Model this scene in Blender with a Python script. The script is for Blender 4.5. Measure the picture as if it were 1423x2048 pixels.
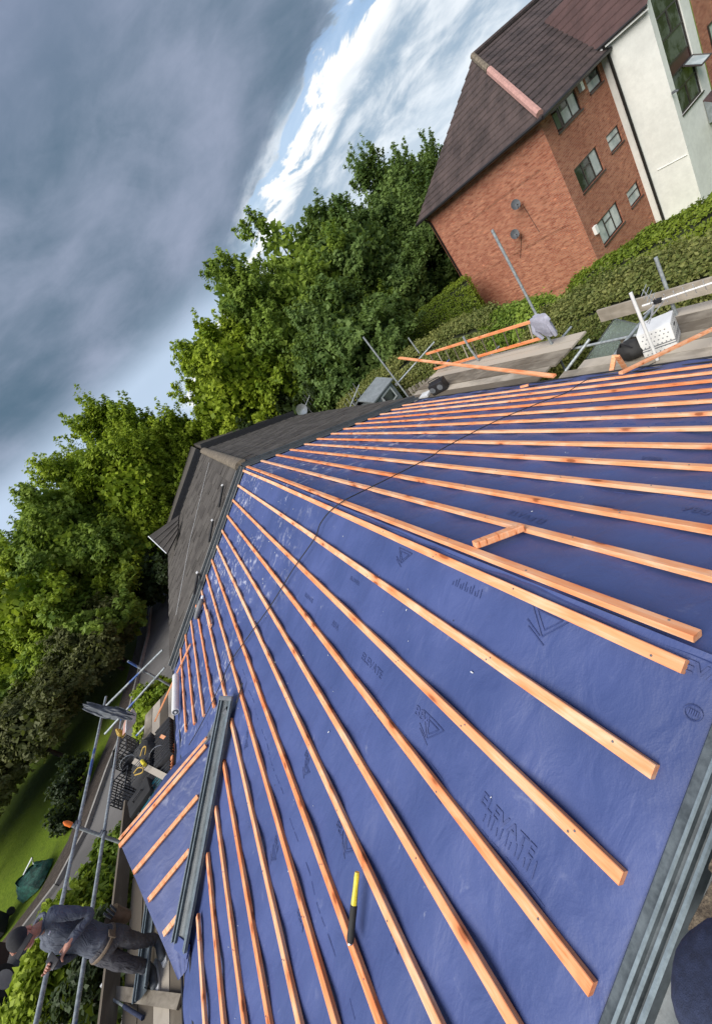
import bpy, bmesh, math, random
import numpy as np
from mathutils import Vector, Matrix, noise
random.seed(7); RNG = np.random.default_rng(7)
for _o in list(bpy.data.objects): bpy.data.objects.remove(_o)
S = bpy.context.scene
COL = S.collection
R_ = math.radians
# ------------------------------------------------------------------ camera, sky, sun, exposure
CAM = Vector((-0.5698, 0.0, 1.4324))
RX = Vector((0.6530943, -0.416674, -0.6323374))      # picture right, in world axes
RY = Vector((-0.7387848, -0.1671736, -0.6528782))    # picture down
RZ = Vector((0.1663272, 0.8935523, -0.4170126))      # viewing direction
FPX = 812.06
cd = bpy.data.cameras.new('camera'); cam = bpy.data.objects.new('camera', cd); COL.objects.link(cam)
cam.matrix_world = Matrix.Translation(CAM) @ Matrix((RX, -RY, -RZ)).transposed().to_4x4()
cd.sensor_width = 36; cd.sensor_fit = 'AUTO'; cd.lens = FPX / 2048 * 36
cd.clip_start = 0.02; cd.clip_end = 3000
S.camera = cam
S.render.resolution_x = 711; S.render.resolution_y = 1024

SUN_AZ, SUN_EL = R_(243), R_(44)                      # compass style: from +Y clockwise
wd = bpy.data.worlds.new('World'); S.world = wd; wd.use_nodes = True
nt = wd.node_tree; nt.nodes.clear()

class NB:
    """small node builder"""
    def __init__(s, t): s.t = t
    def n(s, typ, ins=None, **kw):
        nd = s.t.nodes.new(typ)
        for k, v in kw.items(): setattr(nd, k, v)
        for k, v in (ins or {}).items():
            if isinstance(v, bpy.types.NodeSocket): s.t.links.new(v, nd.inputs[k])
            else: nd.inputs[k].default_value = v
        return nd
    def m(s, op, a, b=0.0, c=None):
        i = {0: a, 1: b}
        if c is not None: i[2] = c
        return s.n('ShaderNodeMath', i, operation=op).outputs[0]
    def ss(s, x, lo, hi, a=0.0, b=1.0):
        return s.n('ShaderNodeMapRange', {0: x, 1: lo, 2: hi, 3: a, 4: b}, interpolation_type='SMOOTHSTEP').outputs[0]
    def mix(s, f, a, b, mode='MIX'):
        nd = s.t.nodes.new('ShaderNodeMix'); nd.data_type = 'RGBA'; nd.blend_type = mode
        for k, v in ((0, f), (6, a), (7, b)):
            if isinstance(v, bpy.types.NodeSocket): s.t.links.new(v, nd.inputs[k])
            else: nd.inputs[k].default_value = v if k == 0 else (*v, 1)[:4]
        return nd.outputs[2]
    def noise(s, vec, scale, detail=4, rough=0.55, dist=0.0):
        return s.n('ShaderNodeTexNoise', {'Vector': vec, 'Scale': scale, 'Detail': detail, 'Roughness': rough, 'Distortion': dist}).outputs[0]
    def map(s, vec, sc=(1, 1, 1), rot=(0, 0, 0), loc=(0, 0, 0)):
        return s.n('ShaderNodeMapping', {0: vec, 1: loc, 2: rot, 3: sc}).outputs[0]

b = NB(nt)
g = b.n('ShaderNodeNewGeometry')
tc = b.n('ShaderNodeTexCoord')
sep = b.n('ShaderNodeSeparateXYZ', {0: tc.outputs['Generated']})
zc = b.m('MAXIMUM', sep.outputs[2], 0.03)
u = b.m('DIVIDE', sep.outputs[0], zc); v = b.m('DIVIDE', sep.outputs[1], zc)
rho = b.m('POWER', b.m('ADD', b.m('MULTIPLY', u, u), b.m('MULTIPLY', v, v)), 0.5)
sq = b.m('DIVIDE', 3.6, b.m('ADD', 2.2, b.m('MULTIPLY', rho, 0.55)))      # far cloud is seen at a slant, but cloud has depth: less squash
uv = b.n('ShaderNodeCombineXYZ', {0: b.m('MULTIPLY', u, sq), 1: b.m('MULTIPLY', v, sq), 2: 0.0}).outputs[0]
n_big = b.noise(b.map(uv, (1.0, 0.45, 1), (0, 0, R_(-14)), (3.3, 1.7, 0)), 0.75, 3, 0.5, 0.3)
dirv = b.map(tc.outputs['Generated'], (1, 1, 2.6), (0, 0, R_(-25)), (4.1, 2.3, 0.7))     # cloud bellies: seen from below, not only raked by perspective
n_mid = b.m('ADD', b.m('MULTIPLY', b.noise(dirv, 3.4, 6, 0.56, 0.5), 0.75), b.m('MULTIPLY', b.noise(b.map(uv, (1.0, 0.62, 1), (0, 0, R_(-10)), (11.3, 4.7, 0)), 2.0, 5, 0.55, 0.5), 0.25))
n_fine = b.m('ADD', b.m('MULTIPLY', b.noise(dirv, 8.5, 8, 0.60, 0.45), 0.7), b.m('MULTIPLY', b.noise(b.map(uv, (1.0, 0.6, 1), (0, 0, 0), (1.3, 8.7, 0)), 2.6, 6, 0.6, 0.35), 0.3))
lite = b.ss(b.m('ADD', b.m('MULTIPLY', n_big, 0.42), b.m('ADD', b.m('MULTIPLY', n_mid, 0.38), b.m('MULTIPLY', n_fine, 0.20))), 0.38, 0.66)
deck = b.mix(lite, (0.043, 0.072, 0.103), (0.140, 0.162, 0.216))
# the deck thins towards the zenith side and towards the skyline
deck = b.mix(b.ss(rho, 2.4, 0.9, 0, 0.65), deck, (0.17, 0.185, 0.265))
deck = b.mix(b.ss(rho, 4.6, 9.5, 0, 0.8), deck, (0.25, 0.31, 0.39))
# broken cloud beyond the edge of the deck
heap = b.ss(b.m('ADD', b.m('MULTIPLY', n_fine, 0.6), b.m('MULTIPLY', n_mid, 0.4)), 0.44, 0.60)
broken = b.mix(heap, (0.14, 0.19, 0.245), (0.36, 0.385, 0.41))
broken = b.mix(b.ss(rho, 7.0, 14.0, 0, 0.5), broken, (0.33, 0.37, 0.41))
edge = b.m('ADD', u, b.m('MULTIPLY', b.m('SUBTRACT', n_mid, 0.5), 3.2))
cloud = b.mix(b.ss(edge, 1.95, 2.75), deck, broken)
# a rim of sunlit heap and a strip of clear blue along that edge
e2 = b.m('ADD', u, b.m('MULTIPLY', b.m('SUBTRACT', n_fine, 0.5), 3.0))
rim = b.m('MULTIPLY', b.ss(e2, 2.78, 2.95), b.ss(e2, 3.6, 3.05))
cloud = b.mix(b.m('MULTIPLY', rim, 0.8), cloud, (0.47, 0.475, 0.475))
gap = b.m('MULTIPLY', b.m('MULTIPLY', b.ss(e2, 2.42, 2.62), b.ss(e2, 2.92, 2.78)), b.ss(rho, 7.5, 4.5))
sky = b.n('ShaderNodeTexSky', sky_type='NISHITA', sun_disc=False, sun_elevation=SUN_EL, sun_rotation=SUN_AZ, altitude=50.0)
bg1 = b.n('ShaderNodeBackground', {0: sky.outputs[0], 1: 0.062})
bg2 = b.n('ShaderNodeBackground', {0: cloud, 1: 1.0})
mx = b.n('ShaderNodeMixShader', {0: b.m('SUBTRACT', 1.0, b.m('MULTIPLY', gap, 0.75)), 1: bg1.outputs[0], 2: bg2.outputs[0]})
b.n('ShaderNodeOutputWorld', {0: mx.outputs[0]})

sd = bpy.data.lights.new('sun', 'SUN'); sd.energy = 2.0; sd.angle = R_(48); sd.color = (1.0, 0.95, 0.87)
sun = bpy.data.objects.new('sun', sd); COL.objects.link(sun)
_sv = Vector((math.sin(SUN_AZ) * math.cos(SUN_EL), math.cos(SUN_AZ) * math.cos(SUN_EL), math.sin(SUN_EL)))
sun.rotation_euler = _sv.to_track_quat('Z', 'Y').to_euler(); sun.location = (0, 0, 60)
S.view_settings.view_transform = 'Standard'; S.view_settings.look = 'None'
S.view_settings.exposure = 1.32; S.view_settings.gamma = 1; S.view_settings.use_curve_mapping = False
S.render.engine = 'CYCLES'

# ------------------------------------------------------------------ measuring helpers
TH = 0.42335; CT, ST = math.cos(TH), math.sin(TH); TT = math.tan(TH)
def ray(px, py):
    return (RX * ((px - 711.5) / FPX) + RY * ((py - 1024) / FPX) + RZ)
def hit(px, py, n, c):
    d = ray(px, py); n = Vector(n); return CAM + d * ((c - n.dot(CAM)) / n.dot(d))
def hx(px, py, x): return hit(px, py, (1, 0, 0), x)
def hy(px, py, y): return hit(px, py, (0, 1, 0), y)
def hz(px, py, z): return hit(px, py, (0, 0, 1), z)
def hl(px, py, h=0.0): return hit(px, py, (-ST, 0, CT), h)       # left roof slope, h above it
def hr(px, py, h=0.0): return hit(px, py, (ST, 0, CT), h)        # right roof slope
def far(px, py, dist):
    d = ray(px, py); return CAM + d * (dist / math.hypot(d.x, d.y))
def sl(side, s, y, h=0.0): return Vector((side * (s * CT + h * ST), y, -s * ST + h * CT))

# ------------------------------------------------------------------ mesh helpers
class MB:
    def __init__(s): s.v = []; s.f = []
    def add(s, vs, fs):
        k = len(s.v); s.v += [tuple(p) for p in vs]; s.f += [tuple(i + k for i in f) for f in fs]; return s
    def box(s, c, d, M=None, bev=0.0):
        hx_, hy_, hz_ = d[0] / 2, d[1] / 2, d[2] / 2
        if bev <= 0:
            vs = [Vector((x, y, z)) for x in (-hx_, hx_) for y in (-hy_, hy_) for z in (-hz_, hz_)]
            fs = [(0, 1, 3, 2), (4, 6, 7, 5), (0, 4, 5, 1), (2, 3, 7, 6), (0, 2, 6, 4), (1, 5, 7, 3)]
        else:
            bm = bmesh.new(); bmesh.ops.create_cube(bm, size=1)
            bmesh.ops.scale(bm, vec=d, verts=bm.verts)
            bmesh.ops.bevel(bm, geom=bm.edges[:] , offset=bev, segments=2, affect='EDGES', profile=0.6)
            vs = [x.co.copy() for x in bm.verts]; bm.verts.index_update()
            fs = [tuple(x.index for x in f.verts) for f in bm.faces]; bm.free()
        c = Vector(c)
        vs = [(M @ p if M is not None else p) + c for p in vs]
        return s.add(vs, fs)
    def bar(s, a, b_, w, t, up=(0, 0, 1), bev=0.0):
        """box from a to b_, w across, t thick along up"""
        a, b_ = Vector(a), Vector(b_); y = (b_ - a); L = y.length; y.normalize()
        x = y.cross(Vector(up)).normalized(); z = x.cross(y)
        return s.box((a + b_) / 2, (w, L, t), Matrix((x, y, z)).transposed(), bev)
    def tube(s, pts, r, n=8, cap=True, r2=None):
        pts = [Vector(p) for p in pts]; vs = []; fs = []; m = len(pts)
        up = Vector((0.13, 0.21, 0.97)).normalized(); px_ = None
        for i, p in enumerate(pts):
            t = (pts[min(i + 1, m - 1)] - pts[max(i - 1, 0)]).normalized()
            if px_ is None:
                px_ = t.cross(up) if abs(t.dot(up)) < 0.95 else t.cross(Vector((1, 0, 0)))
            px_ = (px_ - t * px_.dot(t)).normalized(); py_ = t.cross(px_)
            rr = r if r2 is None else r + (r2 - r) * i / max(1, m - 1)
            if isinstance(r, (list, tuple)): rr = r[i]
            for k in range(n):
                a = 2 * math.pi * k / n; vs.append(p + (px_ * math.cos(a) + py_ * math.sin(a)) * rr)
        for i in range(m - 1):
            for k in range(n):
                fs.append((i * n + k, i * n + (k + 1) % n, (i + 1) * n + (k + 1) % n, (i + 1) * n + k))
        if cap: fs += [tuple(reversed(range(n))), tuple(range((m - 1) * n, m * n))]
        return s.add(vs, fs)
    def quad(s, a, b_, c, d): return s.add([a, b_, c, d], [(0, 1, 2, 3)])
    def prism(s, poly, off):
        """closed polygon extruded by the vector off"""
        n = len(poly); off = Vector(off); vs = [Vector(p) for p in poly] + [Vector(p) + off for p in poly]
        fs = [tuple(reversed(range(n))), tuple(range(n, 2 * n))] + [(i, (i + 1) % n, n + (i + 1) % n, n + i) for i in range(n)]
        return s.add(vs, fs)
    def sweep(s, rows):
        """open profile rows (list of equal length point lists) joined into a sheet"""
        n = len(rows[0]); vs = [p for r in rows for p in r]
        fs = [(i * n + k, i * n + k + 1, (i + 1) * n + k + 1, (i + 1) * n + k) for i in range(len(rows) - 1) for k in range(n - 1)]
        return s.add(vs, fs)
    def build(s, name, mat, parent=None, smooth=False, **props):
        me = bpy.data.meshes.new(name); me.from_pydata(s.v, [], s.f)
        me.materials.append(mat); me.validate(); 
        bm = bmesh.new(); bm.from_mesh(me); bmesh.ops.recalc_face_normals(bm, faces=bm.faces); bm.to_mesh(me); bm.free()
        if smooth:
            me.polygons.foreach_set('use_smooth', [True] * len(me.polygons)); me.update()
            if smooth != 'all': me.set_sharp_from_angle(angle=R_(38))
        return link(name, me, parent, **props)
def link(name, me, parent=None, **props):
    o = bpy.data.objects.new(name, me); COL.objects.link(o)
    if parent is not None: attach(o, parent)
    for k, v_ in props.items(): o[k] = v_
    return o
def attach(o, parent):
    o.parent = parent
    if parent.type == 'EMPTY': o.matrix_parent_inverse = Matrix.Translation(-parent.location)
def tag(o, label=None, cat=None, group=None, kind=None):
    if label: o['label'] = label
    if cat: o['category'] = cat
    if group: o['group'] = group
    if kind: o['kind'] = kind
    return o
def thing(name, label, cat, loc, group=None):
    o = bpy.data.objects.new(name, None); o.empty_display_size = 0.2; COL.objects.link(o); o.location = loc
    return tag(o, label, cat, group)
def sheet(rows_fn, nu, nv):
    m = MB(); m.sweep([[rows_fn(i / nu, j / nv) for j in range(nv + 1)] for i in range(nu + 1)]); return m
def sstep(a, b_, x):
    t = min(1, max(0, (x - a) / (b_ - a))); return t * t * (3 - 2 * t)

# ------------------------------------------------------------------ materials
def newmat(name):
    m = bpy.data.materials.new(name); m.use_nodes = True; m.node_tree.nodes.clear(); return m, NB(m.node_tree)
def finish(k, col, rough=0.6, bump=None, bstr=0.3, bdist=0.01, metal=0.0, spec=0.5, extra=None):
    ins = {'Base Color': col if isinstance(col, bpy.types.NodeSocket) else (*col, 1), 'Roughness': rough, 'Metallic': metal, 'Specular IOR Level': spec}
    ins.update(extra or {})
    if bump is not None:
        ins['Normal'] = k.n('ShaderNodeBump', {'Strength': bstr, 'Distance': bdist, 'Height': bump}).outputs[0]
    p = k.n('ShaderNodeBsdfPrincipled', ins)
    k.n('ShaderNodeOutputMaterial', {0: p.outputs[0]}); return p
def plain(name, col, rough=0.6, var=0.25, scale=6.0, metal=0.0, col2=None, bump=0.2, bdist=0.004, spec=0.5):
    m, k = newmat(name); co = k.n('ShaderNodeNewGeometry').outputs['Position']
    n1 = k.noise(co, scale, 5, 0.6); n2 = k.noise(co, scale * 7, 4, 0.6)
    f = k.ss(k.m('ADD', k.m('MULTIPLY', n1, 0.65), k.m('MULTIPLY', n2, 0.35)), 0.32, 0.68)
    a = tuple(c * (1 - var) for c in col); c2 = col2 or tuple(min(1, c * (1 + var)) for c in col)
    finish(k, k.mix(f, a, c2), k.m('ADD', rough - 0.08, k.m('MULTIPLY', n2, 0.16)), n2, bump, bdist, metal, spec)
    return m
def timber(name, pale, mid, red, gscale=1.0, knots=True, rough=0.6, pv=0.20):
    m, k = newmat(name); tcn = k.n('ShaderNodeTexCoord'); oi = k.n('ShaderNodeObjectInfo').outputs['Random']
    pos = k.n('ShaderNodeNewGeometry').outputs['Position']
    # grain runs along the piece, which every piece stores as its own Y axis
    off = k.n('ShaderNodeCombineXYZ', {0: k.m('MULTIPLY', oi, 37.0), 1: k.m('MULTIPLY', oi, 91.0), 2: k.m('MULTIPLY', oi, 13.0)}).outputs[0]
    co = k.n('ShaderNodeVectorMath', {0: tcn.outputs['Object'], 1: off}, operation='ADD').outputs[0]
    gr = k.noise(k.map(co, (70 * gscale, 22.0 * gscale, 70 * gscale)), 1.0, 6, 0.6, 0.6)
    big = k.noise(k.map(co, (9 * gscale, 13.0 * gscale, 9 * gscale)), 1.0, 4, 0.55, 0.8)
    f = k.m('ADD', k.m('MULTIPLY', gr, 0.45), k.m('ADD', k.m('MULTIPLY', big, 0.55), k.m('MULTIPLY', k.m('SUBTRACT', oi, 0.5), pv)))
    c = k.mix(k.ss(f, 0.34, 0.54), pale, mid)
    c = k.mix(k.ss(f, 0.51, 0.74), c, red)
    if knots:
        vo = k.n('ShaderNodeTexVoronoi', {'Vector': k.map(co, (12 * gscale, 15.0 * gscale, 12 * gscale)), 'Scale': 1.0}, feature='F1')
        kn = k.ss(vo.outputs['Distance'], 0.20, 0.10); ring = k.ss(vo.outputs['Distance'], 0.46, 0.16)
        c = k.mix(k.m('MULTIPLY', ring, 0.55), c, red); c = k.mix(k.m('MULTIPLY', kn, 0.75), c, tuple(x * 0.28 for x in red))
    finish(k, c, rough, gr, 0.25, 0.002, spec=0.25); return m
def cloth(name, a, b_):
    m, k = newmat(name); co = k.n('ShaderNodeNewGeometry').outputs['Position']
    n1 = k.noise(co, 5, 4, 0.55); fold = k.noise(k.map(co, (1, 1, 0.55), (0.5, 0.3, 0.2)), 13, 3, 0.5, 1.6)
    finish(k, k.mix(k.ss(n1, 0.3, 0.7), a, b_), 0.95, fold, 1.0, 0.03, spec=0.1); return m
M = {}
M['batten'] = timber('sawn_batten', (0.85, 0.50, 0.31), (0.81, 0.35, 0.165), (0.71, 0.185, 0.055))
M['batten_end'] = timber('sawn_batten_fresh', (0.84, 0.58, 0.34), (0.80, 0.47, 0.22), (0.68, 0.30, 0.10))
M['board'] = timber('weathered_board', (0.43, 0.385, 0.32), (0.26, 0.23, 0.185), (0.13, 0.11, 0.085), 0.35, False, 0.85, 0.8)
# blue roofing underlay: dusty scuffs, faint crumple
m, k = newmat('blue_underlay'); co = k.n('ShaderNodeNewGeometry').outputs['Position']
n1 = k.noise(co, 1.1, 5, 0.6); n2 = k.noise(co, 9.0, 6, 0.65, 0.4); n3 = k.noise(k.map(co, (7, 26, 7)), 1.0, 6, 0.7, 0.5)
crump = k.noise(k.map(co, (1.0, 1.6, 1.0)), 4.6, 4, 0.5, 0.45); weave = k.noise(co, 160, 2, 0.5)
c = k.mix(k.ss(n1, 0.3, 0.7), (0.045, 0.070, 0.195), (0.068, 0.096, 0.250))
dust = k.m('MULTIPLY', k.ss(n2, 0.60, 0.80), k.ss(n1, 0.44, 0.66))
c = k.mix(k.m('MULTIPLY', dust, 0.5), c, (0.40, 0.43, 0.55))
sc = k.m('MULTIPLY', k.ss(n3, 0.645, 0.72), k.ss(k.noise(co, 1.7, 3), 0.50, 0.68))
c = k.mix(k.m('MULTIPLY', sc, 0.55), c, (0.62, 0.64, 0.70))
# trodden plaster dust under the far verge
yy = k.n('ShaderNodeSeparateXYZ', {0: co})
trod = k.m('MULTIPLY', k.ss(n2, 0.50, 0.72), k.m('MULTIPLY', k.ss(yy.outputs[1], 3.6, 5.6), k.ss(k.noise(co, 0.9, 3), 0.42, 0.6)))
c = k.mix(k.m('MULTIPLY', trod, 0.75), c, (0.66, 0.68, 0.74))
spk = k.ss(k.n('ShaderNodeTexVoronoi', {'Vector': co, 'Scale': 7.0}).outputs['Distance'], 0.045, 0.03)
c = k.mix(k.m('MULTIPLY', spk, k.ss(k.noise(co, 3.1, 2), 0.55, 0.6)), c, (0.015, 0.015, 0.02))
finish(k, c, k.m('ADD', 0.40, k.m('MULTIPLY', n2, 0.25)), k.m('ADD', crump, k.m('MULTIPLY', weave, 0.05)), 0.75, 0.020, spec=0.42)
M['underlay'] = m
M['print'] = plain('dark_print_ink', (0.043, 0.065, 0.188), 0.55, 0.2, 30, bump=0)
M['grp'] = plain('grey_green_trough_plastic', (0.065, 0.083, 0.095), 0.42, 0.3, 9, col2=(0.12, 0.145, 0.16), bump=0.12)
M['grp_dark'] = plain('dark_grey_gutter_plastic', (0.060, 0.070, 0.078), 0.45, 0.25, 9, bump=0.1)
M['grp_rib'] = plain('pale_trough_rib', (0.19, 0.235, 0.26), 0.4, 0.25, 12, bump=0.1)  # ribs paler than the trough sheet
M['lead'] = plain('grey_lead', (0.12, 0.13, 0.145), 0.5, 0.3, 8)
m, k = newmat('weathered_grey_tile'); co = k.n('ShaderNodeNewGeometry'); rnd = co.outputs['Random Per Island']; co = co.outputs['Position']
n1 = k.noise(co, 2.2, 5, 0.65); n2 = k.noise(co, 26, 5, 0.7)
c = k.mix(k.m('ADD', k.m('MULTIPLY', rnd, 0.6), k.m('MULTIPLY', k.ss(n1, 0.3, 0.7), 0.4)), (0.046, 0.041, 0.037), (0.112, 0.102, 0.092))
c = k.mix(k.ss(n2, 0.60, 0.74, 0, 0.6), c, (0.19, 0.175, 0.15)); c = k.mix(k.ss(n1, 0.60, 0.72, 0, 0.5), c, (0.035, 0.032, 0.028))
finish(k, c, 0.9, n2, 0.7, 0.012, spec=0.25); M['slate'] = m
M['ridge'] = plain('lichened_ridge_tile', (0.14, 0.115, 0.085), 0.9, 0.4, 9, col2=(0.23, 0.19, 0.14), bump=0.6, bdist=0.01)
M['moss'] = plain('mossy_brown_tile', (0.10, 0.072, 0.05), 0.95, 0.5, 16, col2=(0.24, 0.19, 0.13), bump=0.9, bdist=0.02)
M['render_wall'] = plain('white_render', (0.70, 0.71, 0.68), 0.85, 0.10, 0.9, bump=0.15)
M['white'] = plain('white_plastic', (0.76, 0.77, 0.76), 0.4, 0.06, 5)
M['black'] = plain('black_plastic', (0.018, 0.018, 0.021), 0.45, 0.3, 12)
M['rubber'] = plain('black_rubber', (0.022, 0.022, 0.022), 0.8, 0.3, 9)
M['teal'] = plain('teal_plastic', (0.02, 0.16, 0.19), 0.4, 0.15, 6)
M['yellow'] = plain('yellow_plastic', (0.72, 0.60, 0.035), 0.4, 0.25, 30)
M['amber'] = plain('amber_strap', (0.50, 0.33, 0.06), 0.6, 0.25, 20)
M['orange'] = plain('orange_cap', (0.85, 0.20, 0.03), 0.4, 0.1, 8)
M['steel'] = plain('bright_steel', (0.55, 0.55, 0.55), 0.35, 0.15, 20, metal=0.8)
M['alu'] = plain('aluminium', (0.62, 0.64, 0.66), 0.38, 0.1, 10, metal=0.7)
M['greycloth'] = plain('grey_lilac_cloth', (0.34, 0.345, 0.42), 0.95, 0.2, 14)
M['tarp'] = plain('grey_tarpaulin', (0.075, 0.085, 0.098), 0.65, 0.3, 9)
M['denim'] = plain('dark_blue_denim', (0.030, 0.040, 0.082), 0.95, 0.35, 60, bump=0.5, bdist=0.003)
M['jeans'] = cloth('charcoal_jeans', (0.072, 0.072, 0.084), (0.125, 0.125, 0.138))
M['sweat'] = cloth('slate_sweatshirt', (0.078, 0.090, 0.120), (0.135, 0.150, 0.188))
M['capcloth'] = plain('black_cap_cloth', (0.022, 0.022, 0.025), 0.95, 0.25, 16)
M['skin'] = plain('weathered_skin', (0.50, 0.25, 0.18), 0.55, 0.15, 30, bump=0.1)
M['leather'] = plain('tan_leather', (0.16, 0.12, 0.085), 0.8, 0.3, 22)
M['brownframe'] = plain('dark_brown_frame', (0.028, 0.020, 0.018), 0.4, 0.15, 8)
M['gutter'] = plain('black_gutter', (0.016, 0.015, 0.016), 0.4, 0.2, 8)
M['maroon'] = plain('maroon_panel', (0.055, 0.012, 0.016), 0.4, 0.2, 4)
M['bark'] = plain('dark_bark', (0.055, 0.042, 0.032), 0.95, 0.4, 9, bump=0.8, bdist=0.03)
M['carpaint'] = plain('dark_maroon_car_paint', (0.030, 0.014, 0.014), 0.25, 0.1, 2, bump=0)
M['greenbag'] = plain('green_woven_plastic', (0.010, 0.075, 0.052), 0.5, 0.5, 9, col2=(0.04, 0.20, 0.15), bump=0.9, bdist=0.05)
M['shedgrey'] = plain('grey_shed_board', (0.20, 0.225, 0.235), 0.7, 0.2, 6)
M['fence'] = plain('red_brown_fence', (0.13, 0.055, 0.04), 0.85, 0.35, 6)
M['board_insul'] = plain('pale_foil_board', (0.66, 0.68, 0.70), 0.45, 0.1, 5)
M['pinkfoam'] = plain('pink_foam_edge', (0.62, 0.36, 0.30), 0.85, 0.2, 18)
M['hipcover'] = plain('pink_clay_hip', (0.42, 0.24, 0.21), 0.85, 0.2, 9)
def glass(name, a, b_, rough):
    m, k = newmat(name); co = k.n('ShaderNodeNewGeometry').outputs['Position']
    f = k.ss(k.noise(co, 1.6, 4, 0.6), 0.4, 0.62)
    finish(k, k.mix(f, a, b_), rough, spec=0.45); return m
M['pane_dark'] = glass('dark_window_pane', (0.02, 0.025, 0.025), (0.10, 0.115, 0.11), 0.06)
M['pane_pale'] = glass('curtained_window_pane', (0.34, 0.39, 0.39), (0.52, 0.56, 0.55), 0.10)
m, k = newmat('sheet_glass')
finish(k, (0.62, 0.74, 0.72), 0.08, extra={'Transmission Weight': 0.72, 'IOR': 1.3, 'Alpha': 1.0}); M['sheetglass'] = m
# tube with blue paint bands
m, k = newmat('galvanised_tube'); co = k.n('ShaderNodeNewGeometry').outputs['Position']
n1 = k.noise(co, 1.3, 2, 0.4); n2 = k.noise(co, 20, 4, 0.6)
c = k.mix(k.ss(n2, 0.35, 0.65), (0.24, 0.27, 0.29), (0.40, 0.44, 0.45)); c = k.mix(k.ss(n1, 0.615, 0.64), c, (0.06, 0.12, 0.33))
finish(k, c, 0.5, n2, 0.15, 0.003, metal=0.25); M['tube'] = m
# brick, as a front copy and a lighter side copy
def brick(name, a, b_, rotz):
    m, k = newmat(name); pos = k.n('ShaderNodeNewGeometry').outputs['Position']
    s_ = k.n('ShaderNodeSeparateXYZ', {0: k.map(pos, (1, 1, 1), (0, 0, -rotz))})
    w = k.n('ShaderNodeCombineXYZ', {0: s_.outputs[0], 1: s_.outputs[2], 2: 0.0}).outputs[0]
    br = k.n('ShaderNodeTexBrick', {'Vector': w, 'Color1': (*a, 1), 'Color2': (*b_, 1), 'Mortar': (0.34, 0.24, 0.19, 1), 'Scale': 1.0,
             'Mortar Size': 0.008, 'Mortar Smooth': 0.1, 'Bias': 0.0, 'Brick Width': 0.225, 'Row Height': 0.075})
    n1 = k.noise(k.map(w, (2.6, 8.5, 1)), 1.0, 5, 0.68); n2 = k.noise(pos, 0.35, 3)
    c = k.mix(k.ss(n1, 0.50, 0.70, 0, 0.75), br.outputs[0], tuple(x * 0.5 for x in a))
    c = k.mix(k.ss(n1, 0.44, 0.30), c, tuple(min(1, x * 1.35) for x in b_))
    c = k.mix(k.ss(n2, 0.45, 0.7, 0, 0.3), c, tuple(x * 0.7 for x in a))
    finish(k, c, 0.9, k.m('SUBTRACT', 1.0, br.outputs['Fac']), 0.4, 0.006, spec=0.2); return m
BROT = R_(4.0)
M['brickF'] = brick('red_brick_front', (0.30, 0.095, 0.055), (0.44, 0.185, 0.11), BROT)
M['brickS'] = brick('red_brick_side', (0.33, 0.10, 0.058), (0.50, 0.21, 0.125), BROT + R_(90))  # lighter copy: sun on the side wall put into the colour
M['btile'] = plain('brown_concrete_tile', (0.046, 0.033, 0.031), 0.8, 0.35, 1.3, col2=(0.085, 0.060, 0.056), bump=0.4, bdist=0.01)
M['btile_red'] = plain('red_brown_concrete_tile', (0.070, 0.038, 0.036), 0.8, 0.25, 1.5, bump=0.4, bdist=0.01)
# leaves: random tones, range widened to put crown light and dark into colour
def leaf(name, a, b_, trans=0.42):
    m, k = newmat(name); at = k.n('ShaderNodeAttribute', attribute_name='leafvar').outputs['Fac']
    co = k.n('ShaderNodeNewGeometry').outputs['Position']
    f = k.m('ADD', k.m('MULTIPLY', at, 0.55), k.m('MULTIPLY', k.ss(k.noise(co, 0.5, 3), 0.3, 0.7), 0.45))
    c = k.mix(f, a, b_)
    p = k.n('ShaderNodeBsdfPrincipled', {'Base Color': c, 'Roughness': 0.55, 'Specular IOR Level': 0.25})
    t = k.n('ShaderNodeBsdfTranslucent', {0: k.mix(0.5, c, (0.22, 0.30, 0.02))})
    mxs = k.n('ShaderNodeMixShader', {0: trans, 1: p.outputs[0], 2: t.outputs[0]})
    k.n('ShaderNodeOutputMaterial', {0: mxs.outputs[0]}); return m
M['leaf_lime'] = leaf('lime_leaf', (0.095, 0.190, 0.014), (0.50, 0.60, 0.055))
M['leaf_mid'] = leaf('mid_green_leaf', (0.075, 0.150, 0.022), (0.38, 0.50, 0.080))
M['leaf_deep'] = leaf('deep_green_leaf', (0.050, 0.105, 0.026), (0.25, 0.36, 0.10))
M['leaf_olive'] = leaf('olive_leaf', (0.067, 0.081, 0.025), (0.193, 0.201, 0.070), 0.25)
M['leaf_rust'] = leaf('rust_leaf', (0.088, 0.070, 0.026), (0.280, 0.131, 0.052), 0.25)
M['leaf_privet'] = leaf('privet_leaf', (0.075, 0.115, 0.026), (0.29, 0.29, 0.09), 0.25)
M['leaf_clip'] = leaf('clipped_leaf', (0.085, 0.140, 0.012), (0.22, 0.28, 0.028), 0.25)
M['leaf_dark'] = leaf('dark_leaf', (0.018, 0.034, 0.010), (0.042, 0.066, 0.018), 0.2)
M['core'] = plain('shaded_twig_core', (0.020, 0.026, 0.010), 0.95, 0.3, 4)
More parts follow.
